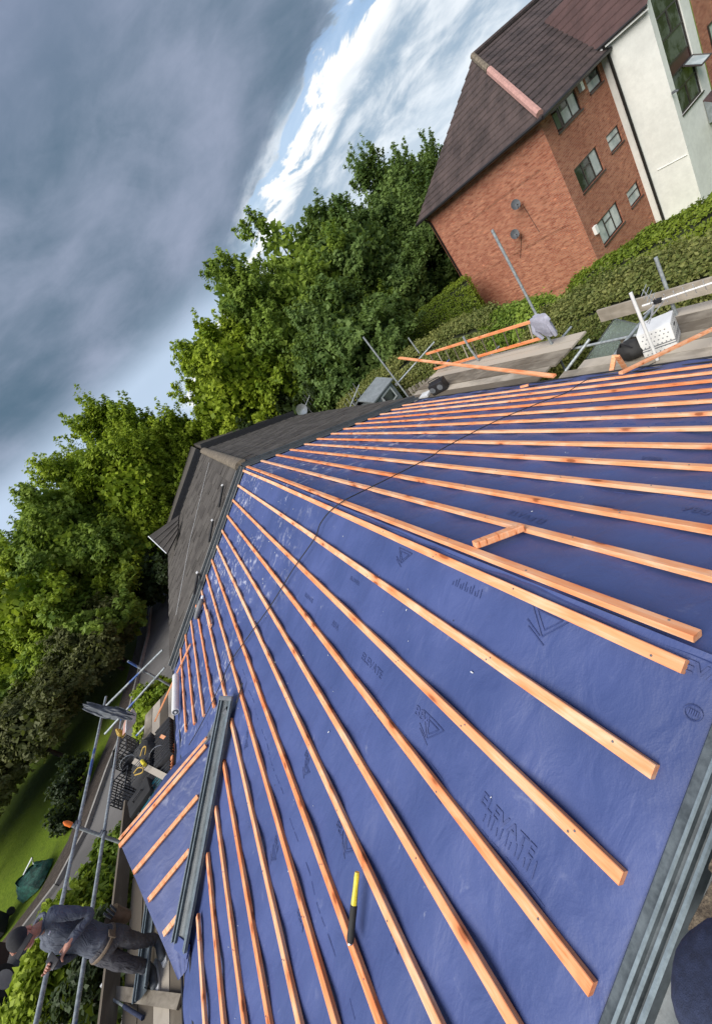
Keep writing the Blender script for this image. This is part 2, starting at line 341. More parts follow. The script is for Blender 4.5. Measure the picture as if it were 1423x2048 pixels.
# ground
m, k = newmat('grass_ground'); co = k.n('ShaderNodeNewGeometry').outputs['Position']
n1 = k.noise(co, 0.25, 4); n2 = k.noise(co, 14, 5, 0.7)
c = k.mix(k.ss(n2, 0.3, 0.7), (0.075, 0.125, 0.010), (0.135, 0.19, 0.018)); n3 = k.noise(co, 1.6, 5, 0.65); c = k.mix(k.ss(n1, 0.45, 0.7, 0, 0.5), c, (0.12, 0.14, 0.025)); c = k.mix(k.ss(n3, 0.52, 0.72, 0, 0.6), c, (0.06, 0.085, 0.015))
finish(k, c, 0.95, n2, 0.8, 0.03, spec=0.1); M['grass'] = m
m, k = newmat('worn_asphalt'); co = k.n('ShaderNodeNewGeometry').outputs['Position']
n1 = k.noise(co, 0.7, 5); n2 = k.noise(co, 60, 3, 0.7)
c = k.mix(k.ss(n1, 0.3, 0.7), (0.085, 0.082, 0.078), (0.135, 0.13, 0.125)); c = k.mix(k.ss(n2, 0.55, 0.8, 0, 0.4), c, (0.2, 0.2, 0.19))
finish(k, c, 0.9, n2, 0.5, 0.006); M['asphalt'] = m
M['soil'] = plain('bark_soil', (0.055, 0.042, 0.032), 0.95, 0.45, 12, bump=0.9, bdist=0.02)
M['kerb'] = plain('concrete_kerb', (0.26, 0.25, 0.23), 0.9, 0.2, 5)
# ================================================================== GROUND
GZ = -4.4
def gz(x, y):
    d = sstep(9.5, 18.5, x) * 2.95
    return GZ - d + 0.05 * noise.noise(Vector((x * 0.2, y * 0.2, 0)))  * sstep(9, 14, abs(x))
def axis(lo, hi, step, ext):
    a = [lo - e for e in reversed(ext)] + [lo + i * step for i in range(int((hi - lo) / step) + 1)] + [hi + e for e in ext]
    return a
xs = axis(-30, 60, 1.5, (10, 40, 120, 400)); ys = axis(-30, 60, 1.5, (10, 40, 120, 400))
mb = MB(); mb.sweep([[Vector((x, y, gz(x, y) - 0.012)) for y in ys] for x in xs])
tag(mb.build('ground', M['grass'], None, 'all'), kind='structure')
poly = [(-5.0, 42), (-8.6, 42), (-8.27, 20.9), (-8.96, 15.2), (-9.62, 13.5), (-10.1, 11.8), (-10.9, 10.95), (-13.0, 10.55), (-30, 9.4), (-30, -22), (-5.0, -22)]
mb = MB(); mb.add([Vector((x, y, GZ + 0.004)) for x, y in poly], [tuple(range(len(poly)))])
tag(mb.build('path', M['asphalt']), kind='structure')
# low kerb and bark bed between the path and the lawn
edge = [Vector((x, y, GZ)) for x, y in ((-8.2, 30), (-8.27, 20.9), (-8.96, 15.2), (-9.62, 13.5), (-10.1, 11.8), (-10.9, 10.95), (-13.0, 10.55), (-22, 9.95))]
mb = MB()
for a, c in zip(edge[:-1], edge[1:]): mb.bar(a + Vector((-0.06, 0.02, 0.04)), c + Vector((-0.06, 0.02, 0.04)), 0.09, 0.16)
tag(mb.build('kerb', M['kerb']), kind='structure')
mb = MB()
rows = []
for a in edge: rows.append([a + Vector((-0.11, 0.03, 0.006)), a + Vector((-0.5, 0.25, 0.05)), a + Vector((-0.95, 0.55, 0.004))])
mb.sweep(rows); tag(mb.build('planting_bed', M['soil'], None, True), kind='structure')

# ================================================================== TILED SLOPES
def tile_rows(mb, side, y0, y1, s0, s1, gauge=0.335, wid=0.31, h=0.05, zr=0.0, ups=None):
    """interlocking concrete tiles, each a thin wedge standing a little proud of the one below"""
    n = int((s1 - s0) / gauge + 0.5)
    for i in range(n):
        sa = s0 + i * gauge; sb = sa + gauge * 1.10
        yy = y0 - (0.15 if i % 2 else 0.0)
        while yy < y1:
            ya, yb = max(yy, y0), min(yy + wid - 0.006, y1)
            if yb - ya > 0.03:
                d = RNG.uniform(-0.012, 0.012)
                pts = []
                for s_, hh in ((sa, 0.0), (sb, 0.028 + d)):
                    for y_ in (ya, yb):
                        p = sl(side, s_, y_, h + hh); p.z += zr; q = sl(side, s_, y_, h + hh - 0.024); q.z += zr
                        pts += [p, q]
                # order: sa/ya top,bot ; sa/yb ; sb/ya ; sb/yb
                mb.add(pts, [(0, 2, 6, 4), (4, 6, 7, 5), (0, 4, 5, 1), (2, 3, 7, 6), (1, 5, 7, 3)])
            yy += wid
def ridge_run(parent, y0, y1, mat, z=0.10, step=0.45, name='ridge_tile'):
    y_ = y0
    while y_ < y1 - 0.05:
        e = min(y_ + step, y1); m_ = MB(); rows = []
        for yv in (y_, e - 0.012):
            rows.append([Vector((math.sin(a) * 0.145, yv, z - 0.07 + math.cos(a) * 0.085 + 0.006 * math.sin(yv * 9))) for a in np.linspace(-1.75, 1.75, 9)])
        m_.sweep(rows)
        for r in rows: m_.add(r, [tuple(range(9))])
        m_.build(name, mat, parent, True); y_ += step

# ---- the house next door (far side): grey tiled roof running on from the far verge
NY0, NY1 = 8.80, 18.6
nh = thing('neighbour_house', 'far grey concrete tiled house roof running on beyond the blue battened roof', 'house', (0, 14, GZ))
mb = MB(); tile_rows(mb, -1, NY0, NY1, 0.05, 4.40); tile_rows(mb, 1, NY0, NY1, 0.05, 4.40)
mb.build('roof_tiles', M['slate'], nh, False, kind='stuff')
mb = MB()
for sd_ in (-1, 1):
    mb.prism([sl(sd_, 0.0, NY0 + 0.01, 0.02), sl(sd_, 4.34, NY0 + 0.01, 0.02), sl(sd_, 4.34, NY0 + 0.01, -0.12), sl(sd_, 0.0, NY0 + 0.01, -0.12)], (0, NY1 - NY0 - 0.02, 0))
mb.build('roof_deck', M['rubber'], nh)
ridge_run(nh, NY0, NY1, M['ridge'], 0.125)
mb = MB(); mb.box((0, (NY0 + NY1) / 2, (GZ - 2.05) / 2 - 0.02), (7.3, NY1 - NY0 - 0.3, -2.05 - GZ)); mb.build('wall', M['brickS'], nh)
mb = MB()
for sd_ in (-1, 1):
    mb.bar(sl(sd_, 0.0, NY1 + 0.02, 0.03), sl(sd_, 4.42, NY1 + 0.02, 0.03), 0.05, 0.17, (0, 0, 1)); 
mb.build('verge_board', M['black'], nh)
for sd_ in (-1, 1):
    mb = MB(); mb.tube([sl(sd_, 4.46, NY0 + 0.1, -0.06), sl(sd_, 4.46, NY1, -0.06)], 0.055, 8); mb.build('gutter', M['gutter'], nh, True)
# taut string line and a few slipped clips
mb = MB(); mb.tube([hl(418, 925, 0.12), hl(380, 1080, 0.12), hl(352, 1230, 0.12)], 0.004, 5)
tag(mb.build('string_line', M['white'], None, True), 'thin pale string line stretched down the far grey tiled slope', 'string')
for i, (q, w_) in enumerate((((452, 990), 'top'), ((432, 1060), 'middle'), ((402, 1165), 'lowest'))):
    a = hl(q[0] - 6, q[1] - 18, 0.13); c = hl(q[0] - 14, q[1] + 24, 0.13)
    mb = MB(); mb.bar(a, c, 0.05, 0.035, (0, 0, 1), 0.01)
    o = mb.build('slipped_tile_clip', M['rubber'], None, True)
    m_ = MB(); m_.box(a + Vector((0, 0.03, 0.02)), (0.05, 0.09, 0.03), None, 0.008); m_.build('clip_head', M['white'], o, True)
    tag(o, {'top': 'topmost black dry verge clip lying on the grey tiles beside the far verge', 'middle': 'middle one of three black verge clips lying beside the far verge', 'lowest': 'lowest black verge clip lying beside the far verge near the eave'}[w_], 'roof clip', 'verge clips lying along the far verge')
# small tiled gable of that house, poking out past its eave
pg = thing('tiled_porch', 'small brown tiled porch roof poking out beyond the far grey roof edge', 'porch', (-5.0, 16.4, GZ))
A, B_, C_, D_ = hy(298, 1072, 16.4), hy(358, 1030, 16.9), hy(334, 1106, 15.5), hy(356, 1066, 15.9)
rows = 4
for i in range(rows):
    f0, f1 = i / rows, (i + 1) / rows
    m_ = MB(); a0 = A.lerp(C_, f0); a1 = A.lerp(C_, f1 + 0.04); b0 = B_.lerp(D_, f0); b1 = B_.lerp(D_, f1 + 0.04)
    up = Vector((0, 0, 0.03)); m_.prism([a0, b0, b1 + up, a1 + up], (0, 0.02, -0.05)); m_.build('tile_course', M['slate'], pg)
mb = MB(); mb.bar(A + Vector((-0.02, 0, 0.0)), C_ + Vector((-0.02, 0, 0.0)), 0.03, 0.05); mb.build('white_verge', M['board_insul'], pg)
mb = MB(); mb.box(((A.x + B_.x) / 2 + 0.25, 16.9, -3.4), (.9, 0.8, 2.0)); mb.build('wall', M['shedgrey'], pg)
# a second roof beyond, only its dark verge shows over the grey ridge
fh = thing('far_house', 'dark roofed house whose black verge shows just past the far grey ridge', 'house', (0, 25, GZ))
mb = MB()
for sd_ in (-1, 1):
    pl = [sl(sd_, 0, 19.3, 0.22), sl(sd_, 4.45, 19.3, 0.22), sl(sd_, 4.45, 19.3, 0.06), sl(sd_, 0, 19.3, 0.06)]
    mb.prism(pl, (0, 7.5, 0))
mb.build('roof', M['slate'], fh)
mb = MB()
for sd_ in (-1, 1): mb.bar(sl(sd_, 0.0, 19.25, 0.15), sl(sd_, 4.5, 19.25, 0.15), 0.06, 0.30)
mb.build('verge_board', M['black'], fh)
mb = MB(); mb.box((0, 23.0, (GZ - 2.1) / 2), (7.3, 7.0, -2.1 - GZ)); mb.build('wall', M['brickS'], fh)

# ---- the house the photographer stands on (near side), old mossy tiles
ph = thing('near_house', 'near house end with old mossy brown tiles beside the ribbed trough', 'house', (0, -2, GZ))
mb = MB(); tile_rows(mb, -1, -3.6, 0.06, 0.05, 4.40, h=0.075); tile_rows(mb, 1, -3.6, 0.06, 0.05, 4.40, h=0.075)
mb.build('roof_tiles', M['moss'], ph, False, kind='stuff')
mb = MB()
for sd_ in (-1, 1):
    mb.prism([sl(sd_, 0.0, -3.55, 0.04), sl(sd_, 4.34, -3.55, 0.04), sl(sd_, 4.34, -3.55, -0.12), sl(sd_, 0.0, -3.55, -0.12)], (0, 3.57, 0))
mb.build('roof_deck', M['rubber'], ph)
ridge_run(ph, -3.6, 0.06, M['moss'], 0.15)
mb = MB(); mb.box((0, -1.7, (GZ - 2.05) / 2 - 0.02), (7.3, 3.9, -2.05 - GZ)); mb.build('wall', M['brickS'], ph)
for s_ in (0.40, 0.56):    # the broken moss grown tile edges that hang over the trough
    mb = MB(); mb.box(sl(-1, s_, 0.345 - s_ * .05, 0.075), (0.20, 0.13, 0.035), Matrix.Rotation(TH * -1, 3, 'Y') @ Matrix.Rotation(R_(random.uniform(-6, 6)), 3, 'Z'), 0.012)
    mb.build('verge_tile', M['moss'], ph, True)

# ================================================================== THE BATTENED HOUSE
hs = thing('battened_house', 'house roof covered in blue underlay and rows of orange timber battens', 'house', (0, 4.6, GZ))
SMAX = 4.55
def mem_h(side, s, y):
    """height of the underlay: draped between rafters, crumpled, never above the batten undersides"""
    sag = -0.019 * (math.sin(math.pi * y / 0.6)) ** 2
    w = noise.noise(Vector((s * 2.2 + side * 9, y * 2.6, 3.1))) * 0.010 + noise.noise(Vector((s * 6 + side * 5, y * 7.0, 8.4))) * 0.007
    w += abs(noise.noise(Vector((s * 1.3 + y * 1.9, (s - y) * 0.7 + side, 1.7)))) * -0.007
    return -0.024 + min(0.0, sag * 0.8 + w - 0.002)
def slope_strip(side, s0, s1, y0, y1, lift0, lift1, ny=230, ns=40, clip=None):
    m_ = MB(); rows = []
    for i in range(ns + 1):
        s_ = s0 + (s1 - s0) * i / ns
        rows.append([sl(side, s_, y0 + (y1 - y0) * j / ny, mem_h(side, s_, y0 + (y1 - y0) * j / ny) + lift0 + (lift1 - lift0) * i / ns) for j in range(ny + 1)])
    return m_.sweep(rows)
for side in (-1, 1):
    for k_, (a, c) in enumerate(((0.0, 1.28), (1.16, 2.42), (2.30, 3.56), (3.44, SMAX))):
        slope_strip(side, a, c, 0.47, 8.72, 0.0, 0.005 if k_ < 3 else 0.0).build('underlay_strip', M['underlay'], hs, 'all')
def mpt(side, s, y, h=0.0): return sl(side, s, y, mem_h(side, s, y) + 0.006 + h)
# lap lines: stitched tape edges just visible on the blue sheet
for side in (-1, 1):
    for s_ in (1.02, 1.10, 2.24, 3.34):
        mb = MB(); y_ = 0.75
        while y_ < 8.3:
            L_ = random.uniform(0.03, 0.12)
            if random.random() < 0.72: mb.bar(mpt(side, s_, y_), mpt(side, s_, y_ + L_), 0.006, 0.0015, (0, 0, 1))
            y_ += L_ + random.uniform(0.015, 0.05)
        mb.build('lap_stitching', M['print'], hs, kind='stuff')
# structure under the sheet
mb = MB()
for sd_ in (-1, 1):
    mb.prism([sl(sd_, 0.0, 0.48, -0.06), sl(sd_, 4.28, 0.48, -0.06), sl(sd_, 4.28, 0.48, -0.20), sl(sd_, 0.0, 0.48, -0.20)], (0, 8.2, 0))
mb.build('roof_deck', M['board'], hs)
mb = MB(); mb.box((0, 4.6, (GZ - 2.1) / 2 - 0.02), (7.3, 8.2, -2.1 - GZ)); mb.build('wall', M['brickS'], hs)
for sd_ in (-1, 1):
    mb = MB(); mb.bar(sl(sd_, 4.36, 0.5, -0.12), sl(sd_, 4.36, 8.7, -0.12), 0.03, 0.18, (sd_ * 0.3, 0, 1)); mb.build('fascia', M['black'], hs)
    mb = MB(); mb.tube([sl(sd_, SMAX + 0.005, 0.5, -0.028), sl(sd_, SMAX + 0.005, 8.7, -0.028)], 0.012, 6); mb.build('eave_drip_edge', M['black'], hs, True)

# ---- battens: one shared mesh, stretched along its own Y
def batten_mesh():
    bm = bmesh.new(); bmesh.ops.create_cube(bm, size=1)
    for v_ in bm.verts: v_.co.y += 0.5
    bmesh.ops.scale(bm, vec=(0.047, 1, 0.027), verts=bm.verts)
    bmesh.ops.bevel(bm, geom=[e for e in bm.edges if abs(e.verts[0].co.y - e.verts[1].co.y) > 0.5], offset=0.0028, segments=1, affect='EDGES')
    me = bpy.data.meshes.new('roof_batten'); bm.to_mesh(me); bm.free(); me.materials.append(M['batten']); return me
BAT = batten_mesh()
def lay(a, c, up, parent=hs, name='roof_batten', w=1.0, t=1.0, me=None):
    a, c = Vector(a), Vector(c); y = c - a; L = y.length; y.normalize(); x = y.cross(Vector(up)).normalized(); z = x.cross(y)
    o = bpy.data.objects.new(name, me or BAT); COL.objects.link(o)
    Mx = Matrix((x * w, y * L, z * t)).transposed().to_4x4(); Mx.translation = a
    if parent is not None:
        o.parent = parent
        if parent.type == 'EMPTY': o.matrix_parent_inverse = Matrix.Translation(-parent.location)
    o.matrix_basis = Mx; return o
def run(side, k, y_near, y_far, s_near=None, s_far=None):
    """a line of battens: butt jointed lengths, each a hair off true"""
    s0 = 0.065 + 0.33 * (k - 1)
    sa = s0 if s_near is None else s_near; sb = s0 if s_far is None else s_far
    cuts = [y_near]
    if y_far - y_near > 4.2: cuts.append(y_near + (y_far - y_near) * random.choice((0.42, 0.5, 0.58, 0.36, 0.64)))
    cuts.append(y_far); up = Vector((side * ST, 0, CT)); kink = 0.0
    for a, c in zip(cuts[:-1], cuts[1:]):
        fa, fb = (a - y_near) / (y_far - y_near), (c - y_near) / (y_far - y_near)
        e = random.uniform(-0.009, 0.009)
        lay(sl(side, sa + (sb - sa) * fa + kink, a + 0.0015, -0.010), sl(side, sa + (sb - sa) * fb + e, c - 0.0015, -0.010), up, w=random.uniform(0.95, 1.05)); kink = e + random.uniform(-0.003, 0.003)
YF = 8.60
near_end = {1: 0.612, 2: 0.590, 3: 0.572, 4: 0.547, 5: 0.56, 6: 0.57, 7: 0.55, 8: 0.56}
for k_ in range(1, 14):
    s0 = 0.065 + 0.33 * (k_ - 1)
    if k_ <= 8: run(-1, k_, near_end[k_], YF + random.uniform(-.04, .03))
    else:
        yn = {9: 4.29, 10: 4.076, 11: 3.835, 12: 3.631, 13: 3.361}[k_]
        run(-1, k_, 0.56, yn)
        run(-1, k_, 4.75 + (k_ - 9) * 0.31, YF + random.uniform(-.04, .03))
    run(1, k_, 0.628 if k_ == 1 else 0.575 + random.uniform(-.02, .02), YF + random.uniform(-.03, .04))

# ---- cross gable over the left eave
GY, GZR = 4.60, -1.262
def gp(x, y, h=0.0):   # on the gable slopes, h above
    return Vector((x, y - (1 if y > GY else -1) * 0.0, GZR - TT * abs(y - GY) + h))
def gpt(px, py, h=0.0):
    return hit(px, py, (0, -TT, 1), GZR - TT * GY + h)
ny = 26
for sgn in (-1, 1):
    m_ = MB(); rows = []
    for j in range(ny + 1):
        d = 1.34 * j / ny; y_ = GY + sgn * d
        xv = -2.74 - d * 1.0; xe = -4.33 + (0.13 * d if sgn < 0 else 0.0)
        rows.append([gp(xe + (xv + 0.03 - xe) * i / 20, y_, -0.006 * abs(math.sin(i * 0.5)) + 0.004 * noise.noise(Vector((i * 0.3, y_ * 3, 2)))) for i in range(21)])
    m_.sweep(rows).build('underlay_strip', M['underlay'], hs, 'all')
# timber under that small roof
mb = MB(); mb.prism([gp(-4.24, GY, -0.03), gp(-4.12, GY - 1.25, -0.03), gp(-4.12, GY - 1.25, -0.2), gp(-4.24, GY + 1.3, -0.7), gp(-4.24, GY + 1.3, -0.03)], (1.0, 0, 0)); mb.build('gable_frame', M['board'], hs)
upn = Vector((0, -ST, CT)); 
for (l, r) in (((240, 1692), (410, 1487)), ((268, 1745), (395, 1590)), ((298, 1800), (378, 1695)), ((328, 1868), (357, 1825))):
    a, c = gpt(*l, 0.022), gpt(*r, 0.022); c.y = a.y; c.z = a.z
    lay(a, c, upn)
a, c = Vector((-4.32, GY + 0.055, GZR + 0.022)), Vector((-2.93, GY + 0.055, GZR + 0.022)); lay(a, c, (0, ST, CT))

# ---- troughs: ribbed plastic valley lying at the near side of the cross gable
def rib_profile(): return [(a_ * .86, h_) for a_, h_ in [(-0.150, 0.0), (-0.138, 0.024), (-0.128, 0.0), (-0.105, 0.0), (-0.098, 0.020), (-0.091, 0.0), (-0.070, -0.006), (0.070, -0.006), (0.091, 0.0), (0.098, 0.020), (0.105, 0.0), (0.128, 0.0), (0.138, 0.024), (0.150, 0.0)]]
T0, T1 = hl(457, 1397, 0.045), hl(364, 1893, 0.03)
def trough(T0, T1, parent, prof, n=14):
    d = (T1 - T0).normalized(); side = d.cross(Vector((-ST * 0.5, -ST * 0.5, CT))).normalized()
    if side.y > 0: side = -side
    upv = side.cross(d); upv = upv if upv.z > 0 else -upv
    rows = []
    for i in range(n + 1):
        p = T0.lerp(T1, i / n)
        rows.append([p + side * a + upv * (h + max(0, (abs(a) - 0.06)) * 0.30) for a, h in prof])
    m_ = MB(); m_.sweep(rows); return m_, side, upv
tv = thing('valley_trough', 'grey ribbed plastic valley trough lying down the side of the small gable', 'roof valley', tuple(T1))
m_, sdv, upv = trough(T0, T1, tv, rib_profile()); m_.build('trough_sheet', M['grp'], tv, True)
for a in (-0.119, -0.084, 0.084, 0.119):
    mb = MB(); mb.tube([T0 + sdv * a + upv * (0.027 + (abs(a) - 0.06) * 0.3), T1 + sdv * a + upv * (0.027 + (abs(a) - 0.06) * 0.3)], 0.007, 6); mb.build('trough_rib', M['grp_rib'], tv, True)
mb = MB(); mb.box(T0 + upv * 0.03 + (T0 - T1).normalized() * 0.0, (0.26, 0.05, 0.035), Matrix((sdv, (T1 - T0).normalized(), upv)).transposed(), 0.012); mb.build('end_cap', M['lead'], tv, True)
mb = MB(); mb.box(T1 + upv * 0.0, (0.24, 0.10, 0.02), Matrix((sdv, (T1 - T0).normalized(), upv)).transposed(), 0.006); mb.build('end_lip', M['underlay'], tv, True)
# lead saddle at the top of the small ridge
pts = [hl(452, 1418, 0.06), hl(438, 1436, 0.06), hl(428, 1452, 0.05), hl(416, 1470, 0.05), hl(405, 1486, 0.05)]
wd_ = [0.10, 0.16, 0.20, 0.11, 0.05]; rows = []
for i, p in enumerate(pts):
    d = (pts[min(i + 1, 4)] - pts[max(i - 1, 0)]).normalized(); sdw = d.cross(Vector((-ST, 0, CT))).normalized()
    rows.append([p + sdw * (wd_[i] * t) + Vector((0, 0, -abs(t) * 0.05 + 0.012 * math.sin(i * 2 + t * 7))) for t in (-0.5, -0.25, 0, 0.25, 0.5)])
mb = MB(); mb.sweep(rows); tag(mb.build('lead_saddle', M['lead'], None, True), 'crumpled grey flashing strip draped from the trough head over the small ridge', 'flashing')
# the same trough stored on the scaffold beside the eave
t2 = thing('spare_trough', 'spare grey ribbed trough lying on the scaffold boards under the small gable', 'roof valley', (-4.6, 4.2, -2.3))
TA, TB = hz(316, 1735, -2.22), hz(286, 1990, -2.22)
mb, s2, u2 = trough(TA, TB, t2, rib_profile()); mb.build('trough_sheet', M['grp'], t2, True)
for q in (-0.119, -0.084, 0.084, 0.119):
    mb = MB(); mb.tube([TA + s2 * q + u2 * (0.027 + (abs(q) - .06) * .3), TB + s2 * q + u2 * (0.027 + (abs(q) - .06) * .3)], 0.008, 6); mb.build('trough_rib', M['grp_rib'], t2, True)

# ---- bonding gutters between the houses: profiles across y, run down both slopes
def bond(name, label, prof, ribs, flip, ms='grp', mr='grp_rib'):
    t_ = thing(name, label, 'roof gutter', (0, prof[0][0], 0))
    for sd_ in (-1, 1):
        m_ = MB(); rows = []
        for i in range(17):
            s_ = 0.0 + 4.50 * i / 16
            rows.append([sl(sd_, s_, y_, h + 0.0015 * math.sin(s_ * 3 + y_ * 40)) for y_, h in prof])
        m_.sweep(rows); m_.build('gutter_sheet', M[ms], t_, True)
        for y_, h, r in ribs:
            m_ = MB(); m_.tube([sl(sd_, 0.0, y_, h), sl(sd_, 2.2, y_, h + 0.002), sl(sd_, 4.5, y_, h)], r, 6); m_.build('gutter_rib', M[mr], t_, True)
    return t_
bond('near_gutter', 'grey green ribbed plastic gutter down the near verge by the photographer', 
     [(0.512, -0.012), (0.508, -0.006), (0.482, -0.004), (0.478, 0.010), (0.470, 0.010), (0.466, -0.006), (0.456, -0.006), (0.452, 0.012), (0.444, 0.012), (0.440, -0.008), (0.431, -0.008),
      (0.427, 0.020), (0.416, 0.022), (0.412, -0.030), (0.385, -0.034), (0.355, -0.034), (0.351, 0.012), (0.343, 0.012), (0.339, -0.02), (0.30, -0.02), (0.295, 0.012), (0.286, 0.012), (0.282, -0.02), (0.03, -0.02)],
     [(0.474, 0.011, 0.0055), (0.448, 0.013, 0.0055), (0.4215, 0.021, 0.0075), (0.347, 0.013, 0.006), (0.2905, 0.013, 0.006)], 1)
bond('far_gutter', 'grey plastic bonding gutter between the blue underlay and the far grey tiles',
     [(8.62, -0.015), (8.64, 0.0), (8.66, 0.0), (8.665, 0.035), (8.70, 0.035), (8.705, -0.02), (8.79, -0.02), (8.795, 0.075), (8.86, 0.08), (8.87, 0.06)],
     [(8.682, 0.037, 0.012), (8.83, 0.082, 0.014)], 1, 'grp_dark', 'grp_dark')
# clout nails through the battens at every rafter, chips of timber and plaster left on the sheet
for side in (-1, 1):
    mb = MB()
    for k_ in range(1, 14):
        s0 = 0.065 + 0.33 * (k_ - 1)
        for j in range(14):
            y_ = 0.72 + j * 0.6 + random.uniform(-.03, .03)
            if y_ > 8.5 or (side < 0 and k_ > 8 and 3.2 < y_ < 6): continue
            for q in (-.008, .010):
                if random.random() < .6: p = sl(side, s0 + q, y_ + q, 0.0035); mb.tube([p, p + Vector((side * ST, 0, CT)) * .0022], .0042, 6)
    mb.build('nail_heads', M['lead'], hs, kind='stuff')
mb = MB()
for i in range(150):
    side = random.choice((-1, -1, 1)); s_ = random.uniform(.1, 4.1); y_ = random.uniform(.7, 8.4)
    if side < 0 and s_ > 2.9 and 2.9 < y_ < 6.2: continue
    p = mpt(side, s_, y_, .003); r = RNG.uniform(.002, .006) * (1 if y_ < 4 else 1.4)
    mb.box(p, (r * random.uniform(1, 3.5), r, .003), Matrix.Rotation(side * TH, 3, 'Y') @ Matrix.Rotation(random.uniform(0, 3), 3, 'Z'))
tag(mb.build('wood_chips', M['board_insul']), 'scattered pale plaster crumbs and chips on the blue underlay', 'debris', kind='stuff')
# ---- printing on the underlay
def printed(txt, size, side, s, y, ang=0.0, name='printed_word'):
    cu = bpy.data.curves.new('t', 'FONT'); cu.body = txt; cu.size = size; cu.align_x = 'CENTER'; cu.align_y = 'CENTER'; cu.offset = size * 0.012
    ob = bpy.data.objects.new('t', cu); COL.objects.link(ob)
    dg = bpy.context.evaluated_depsgraph_get(); me = bpy.data.meshes.new_from_object(ob.evaluated_get(dg)); bpy.data.objects.remove(ob)
    me.name = name; me.materials.clear(); me.materials.append(M['print'])
    bm = bmesh.new(); bm.from_mesh(me); bmesh.ops.triangulate(bm, faces=bm.faces); bmesh.ops.subdivide_edges(bm, edges=[e for e in bm.edges if e.calc_length() > size * 0.3], cuts=2)
    ca, sa = math.cos(ang), math.sin(ang)
    for v_ in bm.verts:
        x_, y_ = v_.co.x * ca - v_.co.y * sa, v_.co.x * sa + v_.co.y * ca
        # upright for somebody standing at the eave: text x runs to -Y on the left slope, up is up the slope
        v_.co = mpt(side, s - y_, y + side * x_, 0.0015)
    bm.to_mesh(me); bm.free()
    return link(name, me, hs)
def lines(segs, side, s, y, sc, w, name):
    mb = MB()
    for (x0, y0, x1, y1) in segs:
        n_ = 6
        for i in range(n_):
            p = [(x0 + (x1 - x0) * t, y0 + (y1 - y0) * t) for t in (i / n_, (i + 1) / n_)]
            mb.bar(mpt(side, s - p[0][1] * sc, y + side * p[0][0] * sc, 0.0015), mpt(side, s - p[1][1] * sc, y + side * p[1][0] * sc, 0.0015), w, 0.001)
    return mb.build(name, M['print'], hs)
TRI = [(-1, 0.5, 1, 0.5), (1, 0.5, 0, -0.7), (0, -0.7, -1, 0.5), (-0.6, 0.28, 0.62, 0.28), (0.62, 0.28, 0, -0.42), (0, -0.42, -0.6, 0.28), (-0.75, -0.55, 0.2, -1.0), (-0.9, -0.3, -0.1, -0.72)]
def at_l(px, py): p = hl(px, py); return (-p.x / CT, p.y)
def at_r(px, py): p = hr(px, py); return (p.x / CT, p.y)
for px, py, txt, sz in ((1000, 1648, 'ELEVATE', 0.085), (735, 1330, 'ELEVATE', 0.085), (835, 1432, 'BBA', 0.085), (662, 1250, 'BBA', 0.075), (606, 1515, 'BBA', 0.075), (672, 1660, 'BBA', 0.085),
                        (762, 1845, 'ELEVATE', 0.08), (545, 1690, 'BBA', 0.08), (590, 1840, 'BBA', 0.085), (488, 1470, 'BBA', 0.07), (700, 1160, 'ELEVATE', 0.05), (1400, 1345, 'ELEVATE', 0.07), (612, 1195, 'ELEVATE', 0.06)):
    s_, y_ = at_l(px, py); printed(txt, sz * .82, -1, s_, y_)
for px, py, sc in ((850, 1455, 0.085), (1085, 1240, 0.10), (800, 1110, 0.075), (690, 1690, 0.075), (605, 1540, 0.06), (487, 1490, 0.05), (540, 1712, 0.06)):
    s_, y_ = at_l(px, py); lines(TRI, -1, s_, y_, sc, 0.005, 'printed_triangle')
s_, y_ = at_l(1005, 1682); TICK = [(-1 + i * .18, .12 * (i % 3), -1 + i * .18 + .05 * (i % 2), -.25) for i in range(12)]
lines(TICK, -1, s_, y_, 0.12, 0.004, 'printed_small_marks')
s_, y_ = at_l(925, 1172); lines(TICK, -1, s_, y_, 0.10, 0.004, 'printed_small_marks')
ring = [(math.cos(i * math.pi / 8) * 1.0, math.sin(i * math.pi / 8) * 1.0, math.cos((i + 1) * math.pi / 8), math.sin((i + 1) * math.pi / 8)) for i in range(16)]
s_, y_ = at_l(1378, 1425); lines(ring, -1, s_, y_, 0.022, 0.004, 'printed_ring'); lines([(-.5 + i * .25, .4, -.5 + i * .25, -.4) for i in range(5)], -1, s_, y_, 0.022, 0.0035, 'printed_bars')
for px, py, txt in ((1300, 908, 'BBA'), (1160, 912, 'ELEVATE'), (1050, 1025, 'ELEVATE'), (1200, 1000, 'BBA'), (990, 945, 'BBA'), (1390, 1010, 'BBA')):
    s_, y_ = at_r(px, py); printed(txt, 0.07, 1, s_, y_)

# ================================================================== THINGS ON THE ROOF
M_off = bpy.data.meshes.new('batten_offcut')
a, c = hr(948, 1090, 0.014), hr(1044, 1054, 0.014); d = (c - a).normalized()
tag(lay(a, c, Vector((ST, 0, CT)), None, 'batten_offcut', 1.0, 1.4), 'short loose batten offcut lying across two battens just right of the ridge', 'timber')
a, c = hl(414, 1222, 0.02), hl(421, 1252, 0.02)
tag(lay(a, c, Vector((-ST, 0, CT)), None, 'timber_wedge', 1.5, 1.3), 'small orange timber wedge beside a batten near the far verge', 'timber')
